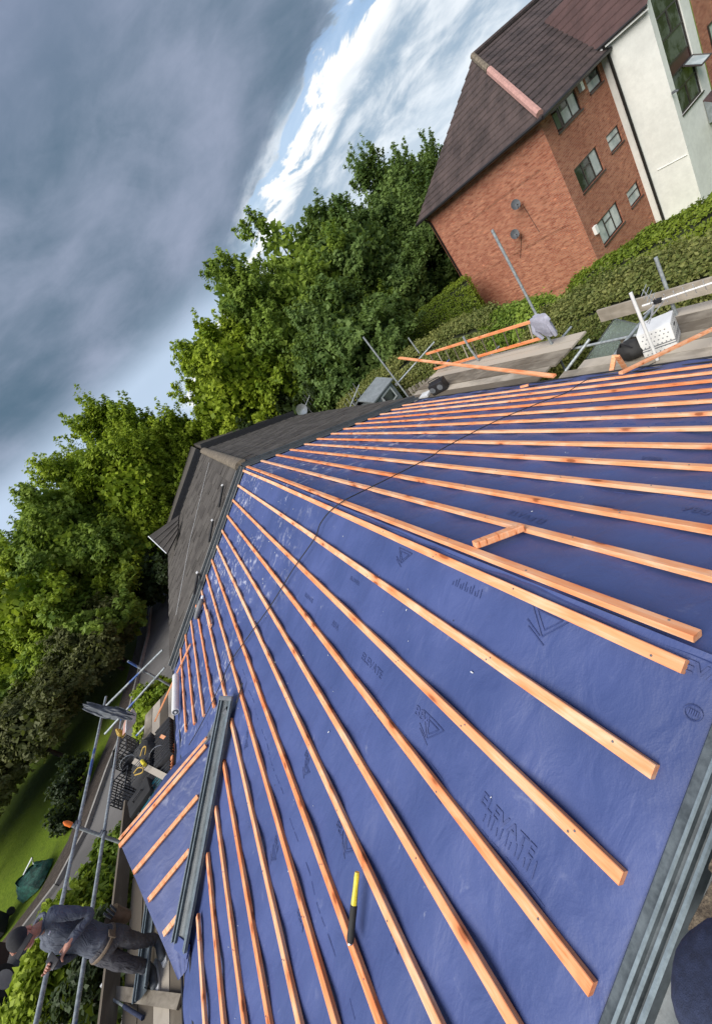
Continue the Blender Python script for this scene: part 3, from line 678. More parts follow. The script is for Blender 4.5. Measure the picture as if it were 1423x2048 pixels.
# long batten leaning off the left eave
a, c = hl(381, 1288, 0.02), hx(310, 1442, -4.95)
tag(lay(a, c, (0, 0, 1), None, 'loose_batten', 0.8, 1.0), 'long loose batten leaning over the left eave beyond the black crates', 'timber')
a, c = hx(322, 1472, -4.55), hx(348, 1484, -4.42)
tag(lay(a, c, (0, 0, 1), None, 'batten_offcut', 1.2, 1.2), 'stubby orange offcut lying at the left eave beside black crates', 'timber')
a, c = hx(347, 1490, -4.40), hx(342, 1544, -4.45)
tag(lay(a, c, (0, 0, 1), None, 'batten_offcut', 1.1, 1.2), 'orange offcut standing along the left eave just above the small gable', 'timber')
# roll of white foil
rl = thing('membrane_roll', 'white roll of membrane lying at the left eave', 'roll', tuple(hl(347, 1420, 0.0)))
a, c = hl(352, 1352, 0.06), hl(351, 1424, 0.06)
mb = MB(); mb.tube([a, c], 0.062, 16); mb.build('wrap', M['white'], rl, True)
d = (c - a).normalized(); mb = MB(); mb.tube([c - d * 0.02, c + d * 0.006], 0.048, 14); mb.build('roll_end', M['tarp'], rl, True)
mb = MB(); mb.tube([c, c + d * 0.012], 0.020, 10); mb.build('core_hole', M['board_insul'], rl, True)
# yellow handled tool
A_, B2 = hl(714, 1744, 0.035), hl(700, 1884, 0.035); mid = A_.lerp(B2, 0.50); d = (B2 - A_).normalized()
tl = thing('roofing_tool', 'yellow shafted tool with black rubber grip lying between two battens', 'hand tool', tuple(B2))
mb = MB(); mb.tube([A_, A_ + d * 0.02, A_ + d * 0.05, mid], [0.0125, 0.0145, 0.0135, 0.0165], 8); mb.build('shaft', M['yellow'], tl, True)
mb = MB(); mb.tube([mid - d * 0.006, mid + d * 0.004, mid + d * 0.07, B2 - d * 0.02, B2], [0.0165, 0.0185, 0.0175, 0.0195, 0.0175], 12); mb.build('grip', M['rubber'], tl, True)
mb = MB(); mb.tube([B2 - d * 0.001, B2 + d * 0.008], 0.0135, 10); mb.build('end_plug', M['steel'], tl, True)
# grey grinder like tool on the battens by the far verge
A_, B2 = hl(404, 1197, 0.06), hl(391, 1238, 0.05); d = (B2 - A_).normalized()
tl = thing('power_tool', 'grey and black power tool lying on battens near the far left verge', 'hand tool', tuple(hl(398, 1220)))
mb = MB(); mb.tube([A_, A_.lerp(B2, .15), A_.lerp(B2, .5), A_.lerp(B2, .85), B2], [0.03, 0.055, 0.06, 0.05, 0.03], 10); mb.build('body', M['lead'], tl, True)
mb = MB(); mb.tube([A_ - d * 0.06, A_ + d * 0.02], [0.02, 0.03], 8); mb.build('nose', M['board_insul'], tl, True)
mb = MB(); mb.tube([B2 + Vector((0.03, 0, -0.02)), A_.lerp(B2, .6) + Vector((0.05, 0, -.03))], 0.028, 8); mb.build('handle', M['rubber'], tl, True)
# cable thrown across the ridge
cp = [hr(1310, 724, 0.02)] + [hr(*q, 0.022) for q in ((1262, 744), (1180, 757), (1132, 785), (1090, 801), (1000, 838), (935, 870), (880, 900), (862, 913), (800, 945), (740, 975), (690, 1000))]
cp += [hl(*q, 0.022) for q in ((660, 1022), (640, 1048), (628, 1078), (585, 1140), (545, 1205), (500, 1268), (460, 1325), (440, 1370), (418, 1418), (396, 1460), (378, 1490))]
def smooth(pts, n=6):
    out = []
    for i in range(len(pts) - 1):
        p0, p1, p2, p3 = pts[max(i - 1, 0)], pts[i], pts[i + 1], pts[min(i + 2, len(pts) - 1)]
        for k_ in range(n):
            t = k_ / n; out.append(0.5 * ((2 * p1) + (p2 - p0) * t + (2 * p0 - 5 * p1 + 4 * p2 - p3) * t * t + (3 * p1 - p0 - 3 * p2 + p3) * t ** 3))
    return out + [pts[-1]]
mb = MB(); mb.tube(smooth(cp), 0.0055, 6); tag(mb.build('power_cable', M['rubber'], None, True), 'thin black cable snaking across the ridge from right eave to small gable', 'cable')
for q, lb in (((477, 1372), 'dark slate sliver and white flake lying beside the valley trough head'),):
    a, c = hl(q[0] + 8, q[1] - 6, 0.02), hl(q[0] - 4, q[1] + 34, 0.02)
    mb = MB(); mb.bar(a, c, 0.025, 0.006); tag(mb.build('slate_sliver', M['rubber']), lb, 'debris')
# ================================================================== BRICK FLATS
BO = Vector((18.73, 14.28, 0)); BX = Vector((math.cos(BROT), math.sin(BROT), 0)); BY = Vector((-math.sin(BROT), math.cos(BROT), 0))
BZ0, BZE = -7.7, 0.26
def bp(u_, v_, z_): return BO + BX * u_ + BY * v_ + Vector((0, 0, z_))
def bfu(px, py, v_=0.0):
    p = hit(px, py, tuple(BY), BY.dot(BO) + v_); return ((p - BO).dot(BX), p.z)
def bsu(px, py, u_=0.0):
    p = hit(px, py, tuple(BX), BX.dot(BO) + u_); return ((p - BO).dot(BY), p.z)
bl = thing('apartment_building', 'three storey red brick flats with brown hipped roof and white rendered stair tower', 'building', tuple(bp(0, 0, BZ0)))
def wall_holes(u0, u1, z0, z1, holes, P, rev=0.10):
    """wall sheet with real openings; P(u, depth, z)"""
    us = sorted({u0, u1, *[h[0] for h in holes], *[h[1] for h in holes]}); zs = sorted({z0, z1, *[h[2] for h in holes], *[h[3] for h in holes]})
    m_ = MB()
    for i in range(len(us) - 1):
        for j in range(len(zs) - 1):
            cu_, cz_ = (us[i] + us[i + 1]) / 2, (zs[j] + zs[j + 1]) / 2
            if any(h[0] < cu_ < h[1] and h[2] < cz_ < h[3] for h in holes): continue
            m_.quad(P(us[i], 0, zs[j]), P(us[i + 1], 0, zs[j]), P(us[i + 1], 0, zs[j + 1]), P(us[i], 0, zs[j + 1]))
    for a, c, d, e in holes:
        m_.quad(P(a, 0, d), P(a, rev, d), P(a, rev, e), P(a, 0, e)); m_.quad(P(c, 0, d), P(c, rev, d), P(c, rev, e), P(c, 0, e))
        m_.quad(P(a, 0, d), P(c, 0, d), P(c, rev, d), P(a, rev, d)); m_.quad(P(a, 0, e), P(c, 0, e), P(c, rev, e), P(a, rev, e))
    return m_
def fbox(m_, P, a, c, d, e, y0, y1):
    pts = [P(x, y, z) for x in (a, c) for y in (y0, y1) for z in (d, e)]
    return m_.add(pts, [(0, 1, 3, 2), (4, 6, 7, 5), (0, 4, 5, 1), (2, 3, 7, 6), (0, 2, 6, 4), (1, 5, 7, 3)])
def make_window(P, a, c, d, e, bars_v, bars_h, panes, parent, fw=0.07, sill=True):
    """bars_v: fractions across; bars_h: (fraction up, from, to); panes: list of (f0,f1,g0,g1,mat)"""
    m_ = MB(); y0, y1 = 0.045, 0.11
    fbox(m_, P, a, c, d, d + fw, y0, y1); fbox(m_, P, a, c, e - fw, e, y0, y1)
    fbox(m_, P, a, a + fw, d + fw, e - fw, y0, y1); fbox(m_, P, c - fw, c, d + fw, e - fw, y0, y1)
    W, H = c - a, e - d
    for f in bars_v: fbox(m_, P, a + W * f - fw * .42, a + W * f + fw * .42, d + fw, e - fw, y0 + .004, y1 - .004)
    for f, g0, g1 in bars_h: fbox(m_, P, a + W * g0 + fw * .43, a + W * g1 - fw * .43, d + H * f - fw * .4, d + H * f + fw * .4, y0 + .006, y1 - .006)
    fr = m_.build('window_frame', M['brownframe'], parent)
    for f0, f1, g0, g1, mat in panes:
        m2 = MB(); fbox(m2, P, a + W * f0 + 0.012, a + W * f1 - 0.012, d + H * g0 + 0.012, d + H * g1 - 0.012, 0.072, 0.084); m2.build('pane', mat, fr)
    if sill:
        m2 = MB(); fbox(m2, P, a - 0.04, c + 0.04, d - 0.06, d - 0.003, -0.05, 0.09); m2.build('sill', M['brownframe'], fr)
    return fr
def rect(pts, v_=0.0):
    q = [bfu(*p, v_) for p in pts]    # order TL, TR, BR, BL in the picture of the wall
    return ((q[0][0] + q[3][0]) / 2, (q[1][0] + q[2][0]) / 2, (q[2][1] + q[3][1]) / 2, (q[0][1] + q[1][1]) / 2)
UW = (bfu(1196, 118)[0] + bfu(1312, 442)[0]) / 2
big = [rect(((1093, 212), (1146, 169), (1161, 217), (1113, 265))), rect(((1144, 337), (1190, 292), (1208, 339), (1166, 390))), rect(((1191, 444), (1233, 403), (1248, 444), (1209, 490)))]
sml = [rect(((1166, 151), (1190, 134), (1202, 160), (1177, 186))), rect(((1209, 271), (1233, 247), (1246, 282), (1222, 311))), rect(((1251, 383), (1275, 359), (1286, 385), (1264, 416)))]
ba = [sum(r[i] for r in big) / 3 for i in (0, 1)]; sa_ = [sum(r[i] for r in sml) / 3 for i in (0, 1)]
hb = sum(r[3] - r[2] for r in big) / 3; hsml = sum(r[3] - r[2] for r in sml) / 3
holes = [(ba[0], ba[1], (r[2] + r[3] - hb) / 2, (r[2] + r[3] + hb) / 2) for r in big] + [(sa_[0], sa_[1], (r[2] + r[3] - hsml) / 2, (r[2] + r[3] + hsml) / 2) for r in sml]
holes = [(a, c, d, min(e, BZE - 0.12)) for a, c, d, e in holes]
PF = lambda u_, d, z_: bp(u_, d, z_)
wall_holes(0, UW, BZ0, BZE, holes, PF).build('front_wall', M['brickF'], bl)
mb = MB(); mb.quad(bp(0, 0, BZ0), bp(0, 7.5, BZ0), bp(0, 7.5, BZE), bp(0, 0, BZE)); mb.quad(bp(0, 7.5, BZ0), bp(16, 7.5, BZ0), bp(16, 7.5, BZE), bp(0, 7.5, BZE)); mb.build('side_wall', M['brickS'], bl)
mb = MB()
for i in range(3): mb.box(bp(4, 3.7, BZ0 + 1.2 + i * 2.6), (8, 6.0, 0.1), Matrix.Rotation(BROT, 3, 'Z'))
mb.build('floor_slab', M['rubber'], bl)
pd, pp = M['pane_dark'], M['pane_pale']
for i, (a, c, d, e) in enumerate(holes[:3]):
    ps = [[(0, .33, 0, 1, pd), (.33, .67, 0, .70, pp), (.33, .67, .70, 1, pd), (.67, 1, 0, 1, pp)], [(0, .36, 0, 1, pd), (.36, .68, 0, .66, pd), (.36, .68, .66, 1, pd), (.68, 1, 0, 1, pp)], [(0, .33, 0, 1, pp), (.33, .67, 0, .66, pp), (.33, .67, .66, 1, pp), (.67, 1, 0, 1, pp)]][i]
    w_ = make_window(PF, a, c, d, e, (.33, .67), ((.68, .33, .67),), ps, bl)
    if i == 0:   # the left light of the top window stands open
        m2 = MB(); q = [PF(a + 0.05, 0.03, d + .08), PF(a - 0.22, -0.38, d + .08), PF(a - 0.22, -0.38, e - .08), PF(a + 0.05, 0.03, e - .08)]
        for s0, s1 in ((q[0], q[1]), (q[1], q[2]), (q[2], q[3]), (q[3], q[0])): m2.tube([s0, s1], 0.035, 5)
        m2.build('open_sash', M['brownframe'], w_)
for a, c, d, e in holes[3:]:
    make_window(PF, a, c, d, e, (), ((.60, 0, 1),), [(0, 1, 0, .60, pp), (0, 1, .60, 1, pd if d > -2.2 else pp)], bl, 0.06)
for a, c, d, e in (holes[0], holes[2]):
    m2 = MB(); x_ = a - 0.35 if d < -4 else c + 0.22
    fbox(m2, PF, x_, x_ + 0.2, e - 0.3, e + 0.06, -0.14, 0.0); m2.build('vent_box', M['white'], bl)
# roof: front slope and left hip, laid course by course
EO, RISE, HALF, APU = 0.42, 3.65, 3.75, 3.45
ZR0 = BZE + 0.02
NCO = 17
for which in ('front', 'hip', 'back'):
    m_ = MB()
    for i in range(NCO):
        f0, f1 = i / NCO, (i + 1) / NCO; rows = []
        for f, lift in ((f0, 0.055), (f1 + 0.012, 0.0)):
            z_ = ZR0 + f * RISE + lift; v_ = -EO + f * (HALF + EO); uh = -EO + f * (APU + EO)
            if which == 'front': rows.append((bp(uh, v_, z_), bp(15, v_, z_)))
            elif which == 'back': rows.append((bp(uh, 2 * HALF - v_, z_), bp(15, 2 * HALF - v_, z_)))
            else: rows.append((bp(uh, v_, z_), bp(uh, 2 * HALF - v_, z_)))
        a, b2, c2, d2 = rows[0][0], rows[0][1], rows[1][1], rows[1][0]
        m_.quad(a, b2, c2, d2); dn = Vector((0, 0, -0.05)); m_.quad(a, b2, b2 + dn, a + dn)
    m_.build({'front': 'front_roof_courses', 'hip': 'hip_roof_courses', 'back': 'back_roof_courses'}[which], M['btile'], bl, kind='stuff')
# tile joints on the two visible slopes: shallow roll ribs running up the roof are below a pixel, so none
mb = MB(); mb.add([bp(-EO, -EO, BZE), bp(15, -EO, BZE), bp(15, 0, BZE), bp(0, 0, BZE), bp(0, 7.5, BZE), bp(-EO, 7.5 + EO, BZE)], [(0, 1, 2, 3), (0, 3, 4, 5)]); mb.build('soffit', M['brownframe'], bl)
mb = MB(); mb.tube([bp(-EO - .05, -EO - .05, ZR0 - .02), bp(UW, -EO - .05, ZR0 - .02)], 0.075, 8); mb.build('front_gutter', M['gutter'], bl, True)
mb = MB(); mb.tube([bp(-EO - .05, -EO - .05, ZR0 - .02), bp(-EO - .05, 7.5 + EO, ZR0 - .02)], 0.075, 8); mb.build('side_gutter', M['gutter'], bl, True)
hip = [bp(-EO + f * (APU + EO), -EO + f * (HALF + EO), ZR0 + f * RISE + 0.075) for f in (0.02, 0.25, 0.5, 0.72)]
mb = MB(); mb.tube(hip, 0.15, 8); mb.build('pink_hip_cover', M['hipcover'], bl, True)
mb = MB(); mb.tube([bp(-EO + f * (APU + EO), -EO + f * (HALF + EO), ZR0 + f * RISE + 0.06) for f in (0.74, 0.87, 1.0)], 0.13, 8); mb.build('hip_tiles', M['ridge'], bl, True)
mb = MB(); mb.tube([bp(APU, HALF, ZR0 + RISE + .05), bp(15, HALF, ZR0 + RISE + .05)], 0.13, 8); mb.build('roof_ridge', M['btile'], bl, True)
for (a, c) in (((1015, 262), (990, 290)),):   # pale repaired patch on the hip
    pass
# downpipes
mb = MB(); mb.tube([bp(-0.35, 7.3, BZE - .05), bp(-0.06, 7.35, BZE - .45), bp(-0.06, 7.35, BZ0)], 0.055, 8); mb.build('downpipe', M['gutter'], bl, True)
# white stair tower
TV = -1.95
zt = 0.52
UR = (bfu(1375, 0, TV)[0] + bfu(1420, 170, TV)[0]) / 2
def PT(u_, d, z_): return bp(u_, TV + d, z_)
q = [bfu(1296, 0, TV), bfu(1366, 226, TV), bfu(1355, 0, TV), bfu(1406, 181, TV)]
wa, wb = (q[0][0] + q[1][0]) / 2, (q[2][0] + q[3][0]) / 2; wz0 = (q[1][1] + q[3][1]) / 2; wz1 = 2.3
wall_holes(UW, UR, BZ0, 3.4, [(wa, wb, wz0, wz1)], PT, 0.14).build('tower_front', M['render_wall'], bl)
mb = MB(); mb.quad(bp(UW, TV, BZ0), bp(UW, 0.0, BZ0), bp(UW, 0.0, zt), bp(UW, TV, zt)); mb.add([bp(UW, TV, zt), bp(UW, 0, zt), bp(UW + 2.6, 0, 3.3), bp(UW + 2.6, TV, 3.3)], [(0, 1, 2, 3)]); mb.build('tower_side', M['render_wall'], bl)
lv = lambda px, py: (bfu(px, py, TV)[1] - wz0) / (wz1 - wz0)
g1, g2, g3, g4, g5 = lv(1351, 185), lv(1346, 152), lv(1338, 132), lv(1325, 84), lv(1309, 42)
bh = ((g1 * .5, 0, 0) if False else (lv(1350, 190), 0, 1), (g2, 0, 1), (g3, 0, 1), (g4, 0, 1), (g5, 0, 1))
make_window(PT, wa, wb, wz0, wz1, (), bh, [(0, .5, 0, bh[0][0], pd), (.5, 1, 0, bh[0][0], pd), (0, 1, bh[0][0], g2, pd), (0, 1, g2, g3, M['maroon']), (0, 1, g3, g4, pd), (0, .5, g4, g5, pd), (.5, 1, g4, g5, pd), (0, 1, g5, 1, pd)], bl, 0.08)
m2 = MB(); W_ = wb - wa; zz0, zz1 = wz0 + (wz1 - wz0) * bh[0][0] , wz0 + (wz1 - wz0) * g2
fbox(m2, PT, wa + W_ * .47, wa + W_ * .53, wz0 + .08, zz0, .05, .105); m2.build('mullion', M['brownframe'], bl); m2 = MB(); fbox(m2, PT, wa + W_ * .47, wa + W_ * .53, wz0 + (wz1 - wz0) * g4, wz0 + (wz1 - wz0) * g5, .05, .105); m2.build('mullion', M['brownframe'], bl)
# one top hung light propped open
m2 = MB(); a, c = wa + W_ * .52, wb - .02
oq = [PT(a, 0.02, zz1 - .02), PT(c, 0.02, zz1 - .02), PT(c, -0.55, zz1 - .42), PT(a, -0.55, zz1 - .42)]
m2.prism(oq, (0, 0, -0.03)); os_ = m2.build('open_window', M['pane_pale'], bl)
m2 = MB()
for s0, s1 in zip(oq, oq[1:] + oq[:1]): m2.tube([s0, s1], 0.035, 5)
m2.build('open_frame', M['brownframe'], os_)
# right brick wing
mb = MB(); mb.quad(bp(UR, TV - .03, BZ0), bp(UR + 6, TV - .03, BZ0), bp(UR + 6, TV - .03, 3.4), bp(UR, TV - .03, 3.4)); mb.build('wing_wall', M['brickF'], bl)
q0 = bfu(1414, 70, TV)
make_window(lambda u_, d, z_: bp(u_, TV - .12 + d, z_), q0[0], q0[0] + 1.6, q0[1] - .9, q0[1] + .3, (.5,), (), [(0, .5, 0, 1, pp), (.5, 1, 0, 1, pd)], bl)
# tower roof rising to the right from its low eave
m_ = MB(); 
for i in range(9):
    f0, f1 = i * .33, (i + 1) * .33 + .03; rows = []
    for f, lift in ((f0, 0.05), (f1, 0.0)): 
        z_ = zt + 0.04 + f * .80 + lift; rows.append((bp(UW - .18 + f * .72, TV - .12, z_), bp(UW - .18 + f * .72, 3.0, z_)))
    m_.quad(rows[0][0], rows[0][1], rows[1][1], rows[1][0]); dn = Vector((0, 0, -.05)); m_.quad(rows[0][0], rows[0][1], rows[0][1] + dn, rows[0][0] + dn)
m_.build('tower_roof_courses', M['btile_red'], bl, kind='stuff')
mb = MB(); mb.bar(bp(UW - .20, TV - .12, zt), bp(UW - .20, 0.0, zt), .05, .16); mb.build('tower_fascia', M['white'], bl)
mb = MB(); mb.tube([bp(UW - .24, TV - .12, zt + .05), bp(UW - .24, 0.1, zt + .05)], .06, 8); mb.build('tower_gutter', M['gutter'], bl, True)
pv = bsu(1205, 97, UW)[0]; pvb = bsu(1335, 440, UW)[0]; pv = (pv + pvb) / 2
mb = MB(); mb.tube([bp(UW - .24, pv, zt), bp(UW - .08, pv, zt - .3), bp(UW - .07, pv, BZ0)], .06, 8); mb.build('tower_downpipe', M['gutter'], bl, True)
a = bsu(1314, 340, UW); c = bsu(1373, 309, UW)
mb = MB(); mb.tube([bp(UW - .02, a[0], a[1]), bp(UW - .02, c[0], c[1])], .018, 6); mb.build('surface_conduit', M['white'], bl, True)
mb = MB(); p_ = bfu(1342, 186, TV); mb.box(bp(p_[0] - .1, TV - .12, p_[1]), (.10, .14, .09)); mb.tube([bp(p_[0] - .1, TV - .16, p_[1]), bp(p_[0] - .14, TV - .28, p_[1] - .04)], .035, 6); mb.build('security_camera', M['lead'], bl)
# entrance canopy, the shade under it put in as a dark box
q1, q2 = bfu(1387, 316, TV - 1.0), bfu(1402, 243, TV)
cn = [bp(UR - .9, TV - 1.15, -4.9), bp(UR + 3, TV - 1.15, -4.9), bp(UR + 3, TV - .03, -3.95), bp(UR - .9, TV - .03, -3.95)]
for i in range(4):
    f0, f1 = i / 4, (i + 1) / 4 + .03; m_ = MB(); up = Vector((0, 0, .04))
    m_.prism([cn[0].lerp(cn[3], f0) + up, cn[1].lerp(cn[2], f0) + up, cn[1].lerp(cn[2], f1), cn[0].lerp(cn[3], f1)], (0, 0, -.06)); m_.build('canopy_tile_course', M['btile_red'], bl)
mb = MB(); mb.prism([bp(UR - .92, TV - 1.15, -4.93), bp(UR - .92, TV - .03, -3.98), bp(UR - .92, TV - .03, -4.9)], BX * .04); mb.build('canopy_cheek', M['shedgrey'], bl)
mb = MB(); mb.box(bp(UR + 1.0, TV - .30, -6.2), (2.6, .5, 2.5), Matrix.Rotation(BROT, 3, 'Z')); mb.build('entrance_shade', M['brownframe'], bl)
# satellite dishes on the side wall
for q, lb in (((1036, 402), 'upper of two dark satellite dishes on the sunlit brick side wall'), ((1034, 461), 'lower of two dark satellite dishes on the sunlit brick side wall')):
    vv, zz = bsu(*q); dsh = thing('satellite_dish', lb, 'satellite dish', tuple(bp(-.1, vv, zz)), 'satellite dishes on the brick wall')
    m_ = MB(); rows = []; ax = (BX * -.55 + BY * -.75 + Vector((0, 0, .35))).normalized(); sx = ax.cross(Vector((0, 0, 1))).normalized(); sy = sx.cross(ax)
    c0 = bp(-.42, vv - .1, zz)
    for r in (0.02, .08, .15, .21): rows.append([c0 + (sx * math.cos(t) + sy * math.sin(t) * 1.1) * r + ax * (r * r * 1.1) for t in np.linspace(0, 2 * math.pi, 17)])
    m_.sweep(rows); m_.build('reflector', M['tarp'], dsh, 'all')
    m_ = MB(); m_.tube([bp(-.01, vv, zz - .15), bp(-.3, vv, zz - .12), c0], .025, 6); m_.build('bracket', M['lead'], dsh, True)
    m_ = MB(); m_.tube([c0 - sy * .21, c0 + ax * .30 - sy * .10], .015, 5); m_.tube([c0 + ax * .27 - sy * .10, c0 + ax * .35 - sy * .08], .035, 6); m_.build('receiver_arm', M['lead'], dsh, True)
    m_ = MB(); a_ = bsu(q[0] + 8, q[1] + 6); c_ = bsu(q[0] + 42, q[1] + 62) if q[1] < 420 else bsu(q[0] + 6, q[1] + 55)
    m_.tube([bp(-.015, a_[0], a_[1]), bp(-.015, c_[0], c_[1])], .012, 4); m_.build('lead_wire', M['rubber'], dsh)

# ================================================================== LEAVES
def leaf_mesh(name, P, N, size, mat, parent=None, aspect=0.55, var=None, **props):
    """P centres, N leaf normals: one small folded rhombus each"""
    n = len(P); N = N / np.maximum(np.linalg.norm(N, axis=1, keepdims=True), 1e-6)
    r = RNG.normal(size=(n, 3)); T = np.cross(N, r); T /= np.maximum(np.linalg.norm(T, axis=1, keepdims=True), 1e-6); Bv = np.cross(N, T)
    sz = (size * RNG.uniform(.7, 1.3, n))[:, None]
    V = np.stack([P - T * sz, P - Bv * sz * aspect + N * sz * .18, P + T * sz, P + Bv * sz * aspect + N * sz * .18], 1).reshape(-1, 3).astype(np.float32)
    me = bpy.data.meshes.new(name); me.vertices.add(4 * n); me.vertices.foreach_set('co', V.ravel())
    me.loops.add(4 * n); me.loops.foreach_set('vertex_index', np.arange(4 * n, dtype=np.int32))
    me.polygons.add(n); me.polygons.foreach_set('loop_start', np.arange(n, dtype=np.int32) * 4)
    try: me.polygons.foreach_set('loop_total', np.full(n, 4, np.int32))
    except Exception: pass
    me.update(calc_edges=True)
    at = me.attributes.new('leafvar', 'FLOAT', 'FACE'); at.data.foreach_set('value', (RNG.uniform(0, 1, n) if var is None else var).astype(np.float32))
    me.materials.append(mat); return link(name, me, parent, **props)
def unit(n):
    d = RNG.normal(size=(n, 3)); return d / np.linalg.norm(d, axis=1, keepdims=True)
def tree(name, label, base, lobes, mat, shoots=700, per=40, size=.11, slen=.9, updraft=.55, group=None, cat='tree', trunk=.16, spray=.13):
    """lobes: (centre, radii); feathery shoots leave the lobes, thinner towards the rim so gaps show"""
    base = Vector(base); t_ = thing(name, label, cat, tuple(base), group)
    C = np.array([l[0] for l in lobes], float); Rr_ = np.array([l[1] for l in lobes], float); w = Rr_.prod(1) ** (2 / 3); w /= w.sum()
    k_ = RNG.choice(len(lobes), shoots, p=w); d = unit(shoots); d[:, 2] = d[:, 2] * .9 + .12
    rad = RNG.uniform(.45, 1.0, shoots) ** .6
    # boughs: shoots gather round bough ends on the lobes, with gaps between the boughs
    nb = max(10, shoots // 17); kb = RNG.choice(len(lobes), nb, p=w); db = unit(nb); db[:, 2] = db[:, 2] * .9 + .15
    cb = C[kb] + db * Rr_[kb] * RNG.uniform(.62, 1.04, (nb, 1)); jb = RNG.integers(0, nb, shoots); br = Rr_.mean() * RNG.uniform(.22, .42, nb)
    A = cb[jb] + d * (br[jb] * rad)[:, None] * np.array([1, 1, .8]); d = d * .6 + db[jb] * .7; d /= np.linalg.norm(d, axis=1, keepdims=True)
    rad = np.where(RNG.uniform(0, 1, shoots) < .35, .95, .6)
    dirn = d * .55 + np.array([0, 0, updraft]) + RNG.normal(size=(shoots, 3)) * .30; dirn /= np.linalg.norm(dirn, axis=1, keepdims=True)
    L_ = slen * RNG.uniform(.45, 1.25, shoots) * (0.6 + .55 * (rad > .88))
    tt = RNG.uniform(0, 1, (shoots, per)) ** .85
    off = RNG.normal(size=(shoots, per, 3)) * (spray * (1.25 - tt))[:, :, None]
    P = A[:, None, :] + dirn[:, None, :] * (tt * L_[:, None])[:, :, None] + off; P = P.reshape(-1, 3)
    N = np.repeat(dirn * .35 + d * .55, per, 0) + RNG.normal(size=(len(P), 3)) * .5 + np.array([0, 0, .45])
    var = np.clip(np.repeat(RNG.uniform(0, 1, shoots), per) * .6 + RNG.uniform(0, .4, len(P)), 0, 1)
    leaf_mesh('crown', P, N, size, mat, t_, var=var, kind='stuff')
    n2 = int(shoots * per * .14); k2 = RNG.choice(len(lobes), n2, p=w); d2 = unit(n2)
    P2 = C[k2] + d2 * Rr_[k2] * (RNG.uniform(.2, .72, n2) ** .7)[:, None]
    leaf_mesh('inner_foliage', P2, RNG.normal(size=(n2, 3)), size * 1.6, mat, t_, .8, kind='stuff')
    m_ = MB(); top = Vector(C[np.argmax(C[:, 2])]); mid = base.lerp(top, .45) + Vector((random.uniform(-.2, .2), random.uniform(-.2, .2), 0))
    m_.tube([base - Vector((0, 0, .15)), base.lerp(mid, .5), mid], trunk, 8, True, trunk * .7); m_.build('trunk', M['bark'], t_, True)
    for i in range(len(lobes)):
        c_ = Vector(C[i]); m_ = MB(); s_ = base.lerp(mid, random.uniform(.6, .98)); j = s_.lerp(c_, .55) + Vector((random.uniform(-.3, .3), random.uniform(-.3, .3), -.2))
        m_.tube([s_, j, c_ + Vector((0, 0, Rr_[i][2] * .5))], trunk * .5, 6, True, .02); m_.build('limb', M['bark'], t_, True)
    return t_
def polar(az, D): a = R_(az); return CAM.x + D * math.sin(a), D * math.cos(a)
def big_tree(label, az, D, ztop, zbot, rw, mat, n=900, per=46, size=.115, seed=0, slen=1.0, up=.55, group='tall trees behind the houses', tr=.2, spray=.14):
    rnd = random.Random(seed); x, y = polar(az, D); zb = gz(x, y); lob = []
    H = ztop - zbot; rows_ = 3
    lob.append(((x + rnd.uniform(-.3, .3), y, ztop - H * .22), (rw * .52, rw * .52, H * .22)))
    for i in range(4):
        a = i * math.pi / 2 + rnd.uniform(-.5, .5); lob.append(((x + math.cos(a) * rw * .55, y + math.sin(a) * rw * .5, zbot + H * rnd.uniform(.50, .66)), (rw * .52, rw * .52, H * rnd.uniform(.20, .26))))
    for i in range(5):
        a = i * math.pi * .4 + rnd.uniform(-.5, .5); lob.append(((x + math.cos(a) * rw * .68, y + math.sin(a) * rw * .6, zbot + H * rnd.uniform(.18, .34)), (rw * .5, rw * .5, H * rnd.uniform(.18, .24))))
    return tree('broadleaf_tree', label, (x, y, zb), lob, mat, n, per, size, slen, up, group, 'tree', tr, spray)
lm, md, dp = M['leaf_lime'], M['leaf_mid'], M['leaf_deep']
TREES = [
 ('tall lime green tree filling the left picture edge above the olive shrubs', -23, 27, 3.2, -3.2, 4.6, lm, 2000, 0.8, .5, .095),
 ('pale green tree whose top meets the cloud at the left picture edge', -16, 25, 4.2, -3.0, 2.8, md, 1000, 1.0, .5, .10),
 ('bright lime green bushy tree left of the tiled porch', -9, 26, 4.3, -4.0, 3.7, lm, 2000, 0.9, .6, .09),
 ('tall feathery lime tree rising behind the small tiled porch', -3.5, 27, 4.6, -3.8, 3.0, lm, 1800, 1.1, .7, .10),
 ('low yellow green tree below the cloud gap, nearest the far grey ridge', 4.0, 26, 1.2, -3.8, 2.3, lm, 1100, .9, .6, .10),
 ('leafy green tree standing behind the far grey ridge end', 12, 25, 4.5, -4.0, 3.2, lm, 1500, 0.9, .55, .10),
 ('round topped mid green tree, second from the far grey roof towards the flats', 19, 26, 5.7, -4.2, 3.5, md, 1500, .9, .55, .10),
 ('open topped tree with sky showing through its crown in the middle of the row', 26.5, 29, 6.5, -4.6, 3.1, md, 620, 1.0, .5, .11),
 ('broad dark tree in front of the row, low behind the scaffold pole', 25, 23, 1.4, -4.4, 3.4, dp, 1300, .8, .5, .10),
 ('wide dark green tree left of the tallest, against the flats side', 31.5, 30, 4.9, -5.0, 3.2, dp, 1400, .9, .5, .105),
 ('tallest dark tree with spiky shoots on its top beside the brick flats', 39.2, 36, 4.4, -6.2, 4.3, dp, 2000, 1.5, .95, .115),
 ('small dark tree tucked behind the eave corner of the brick flats', 44.5, 42, 2.6, -6, 2.6, dp, 600, 1.2, .7, .12)]
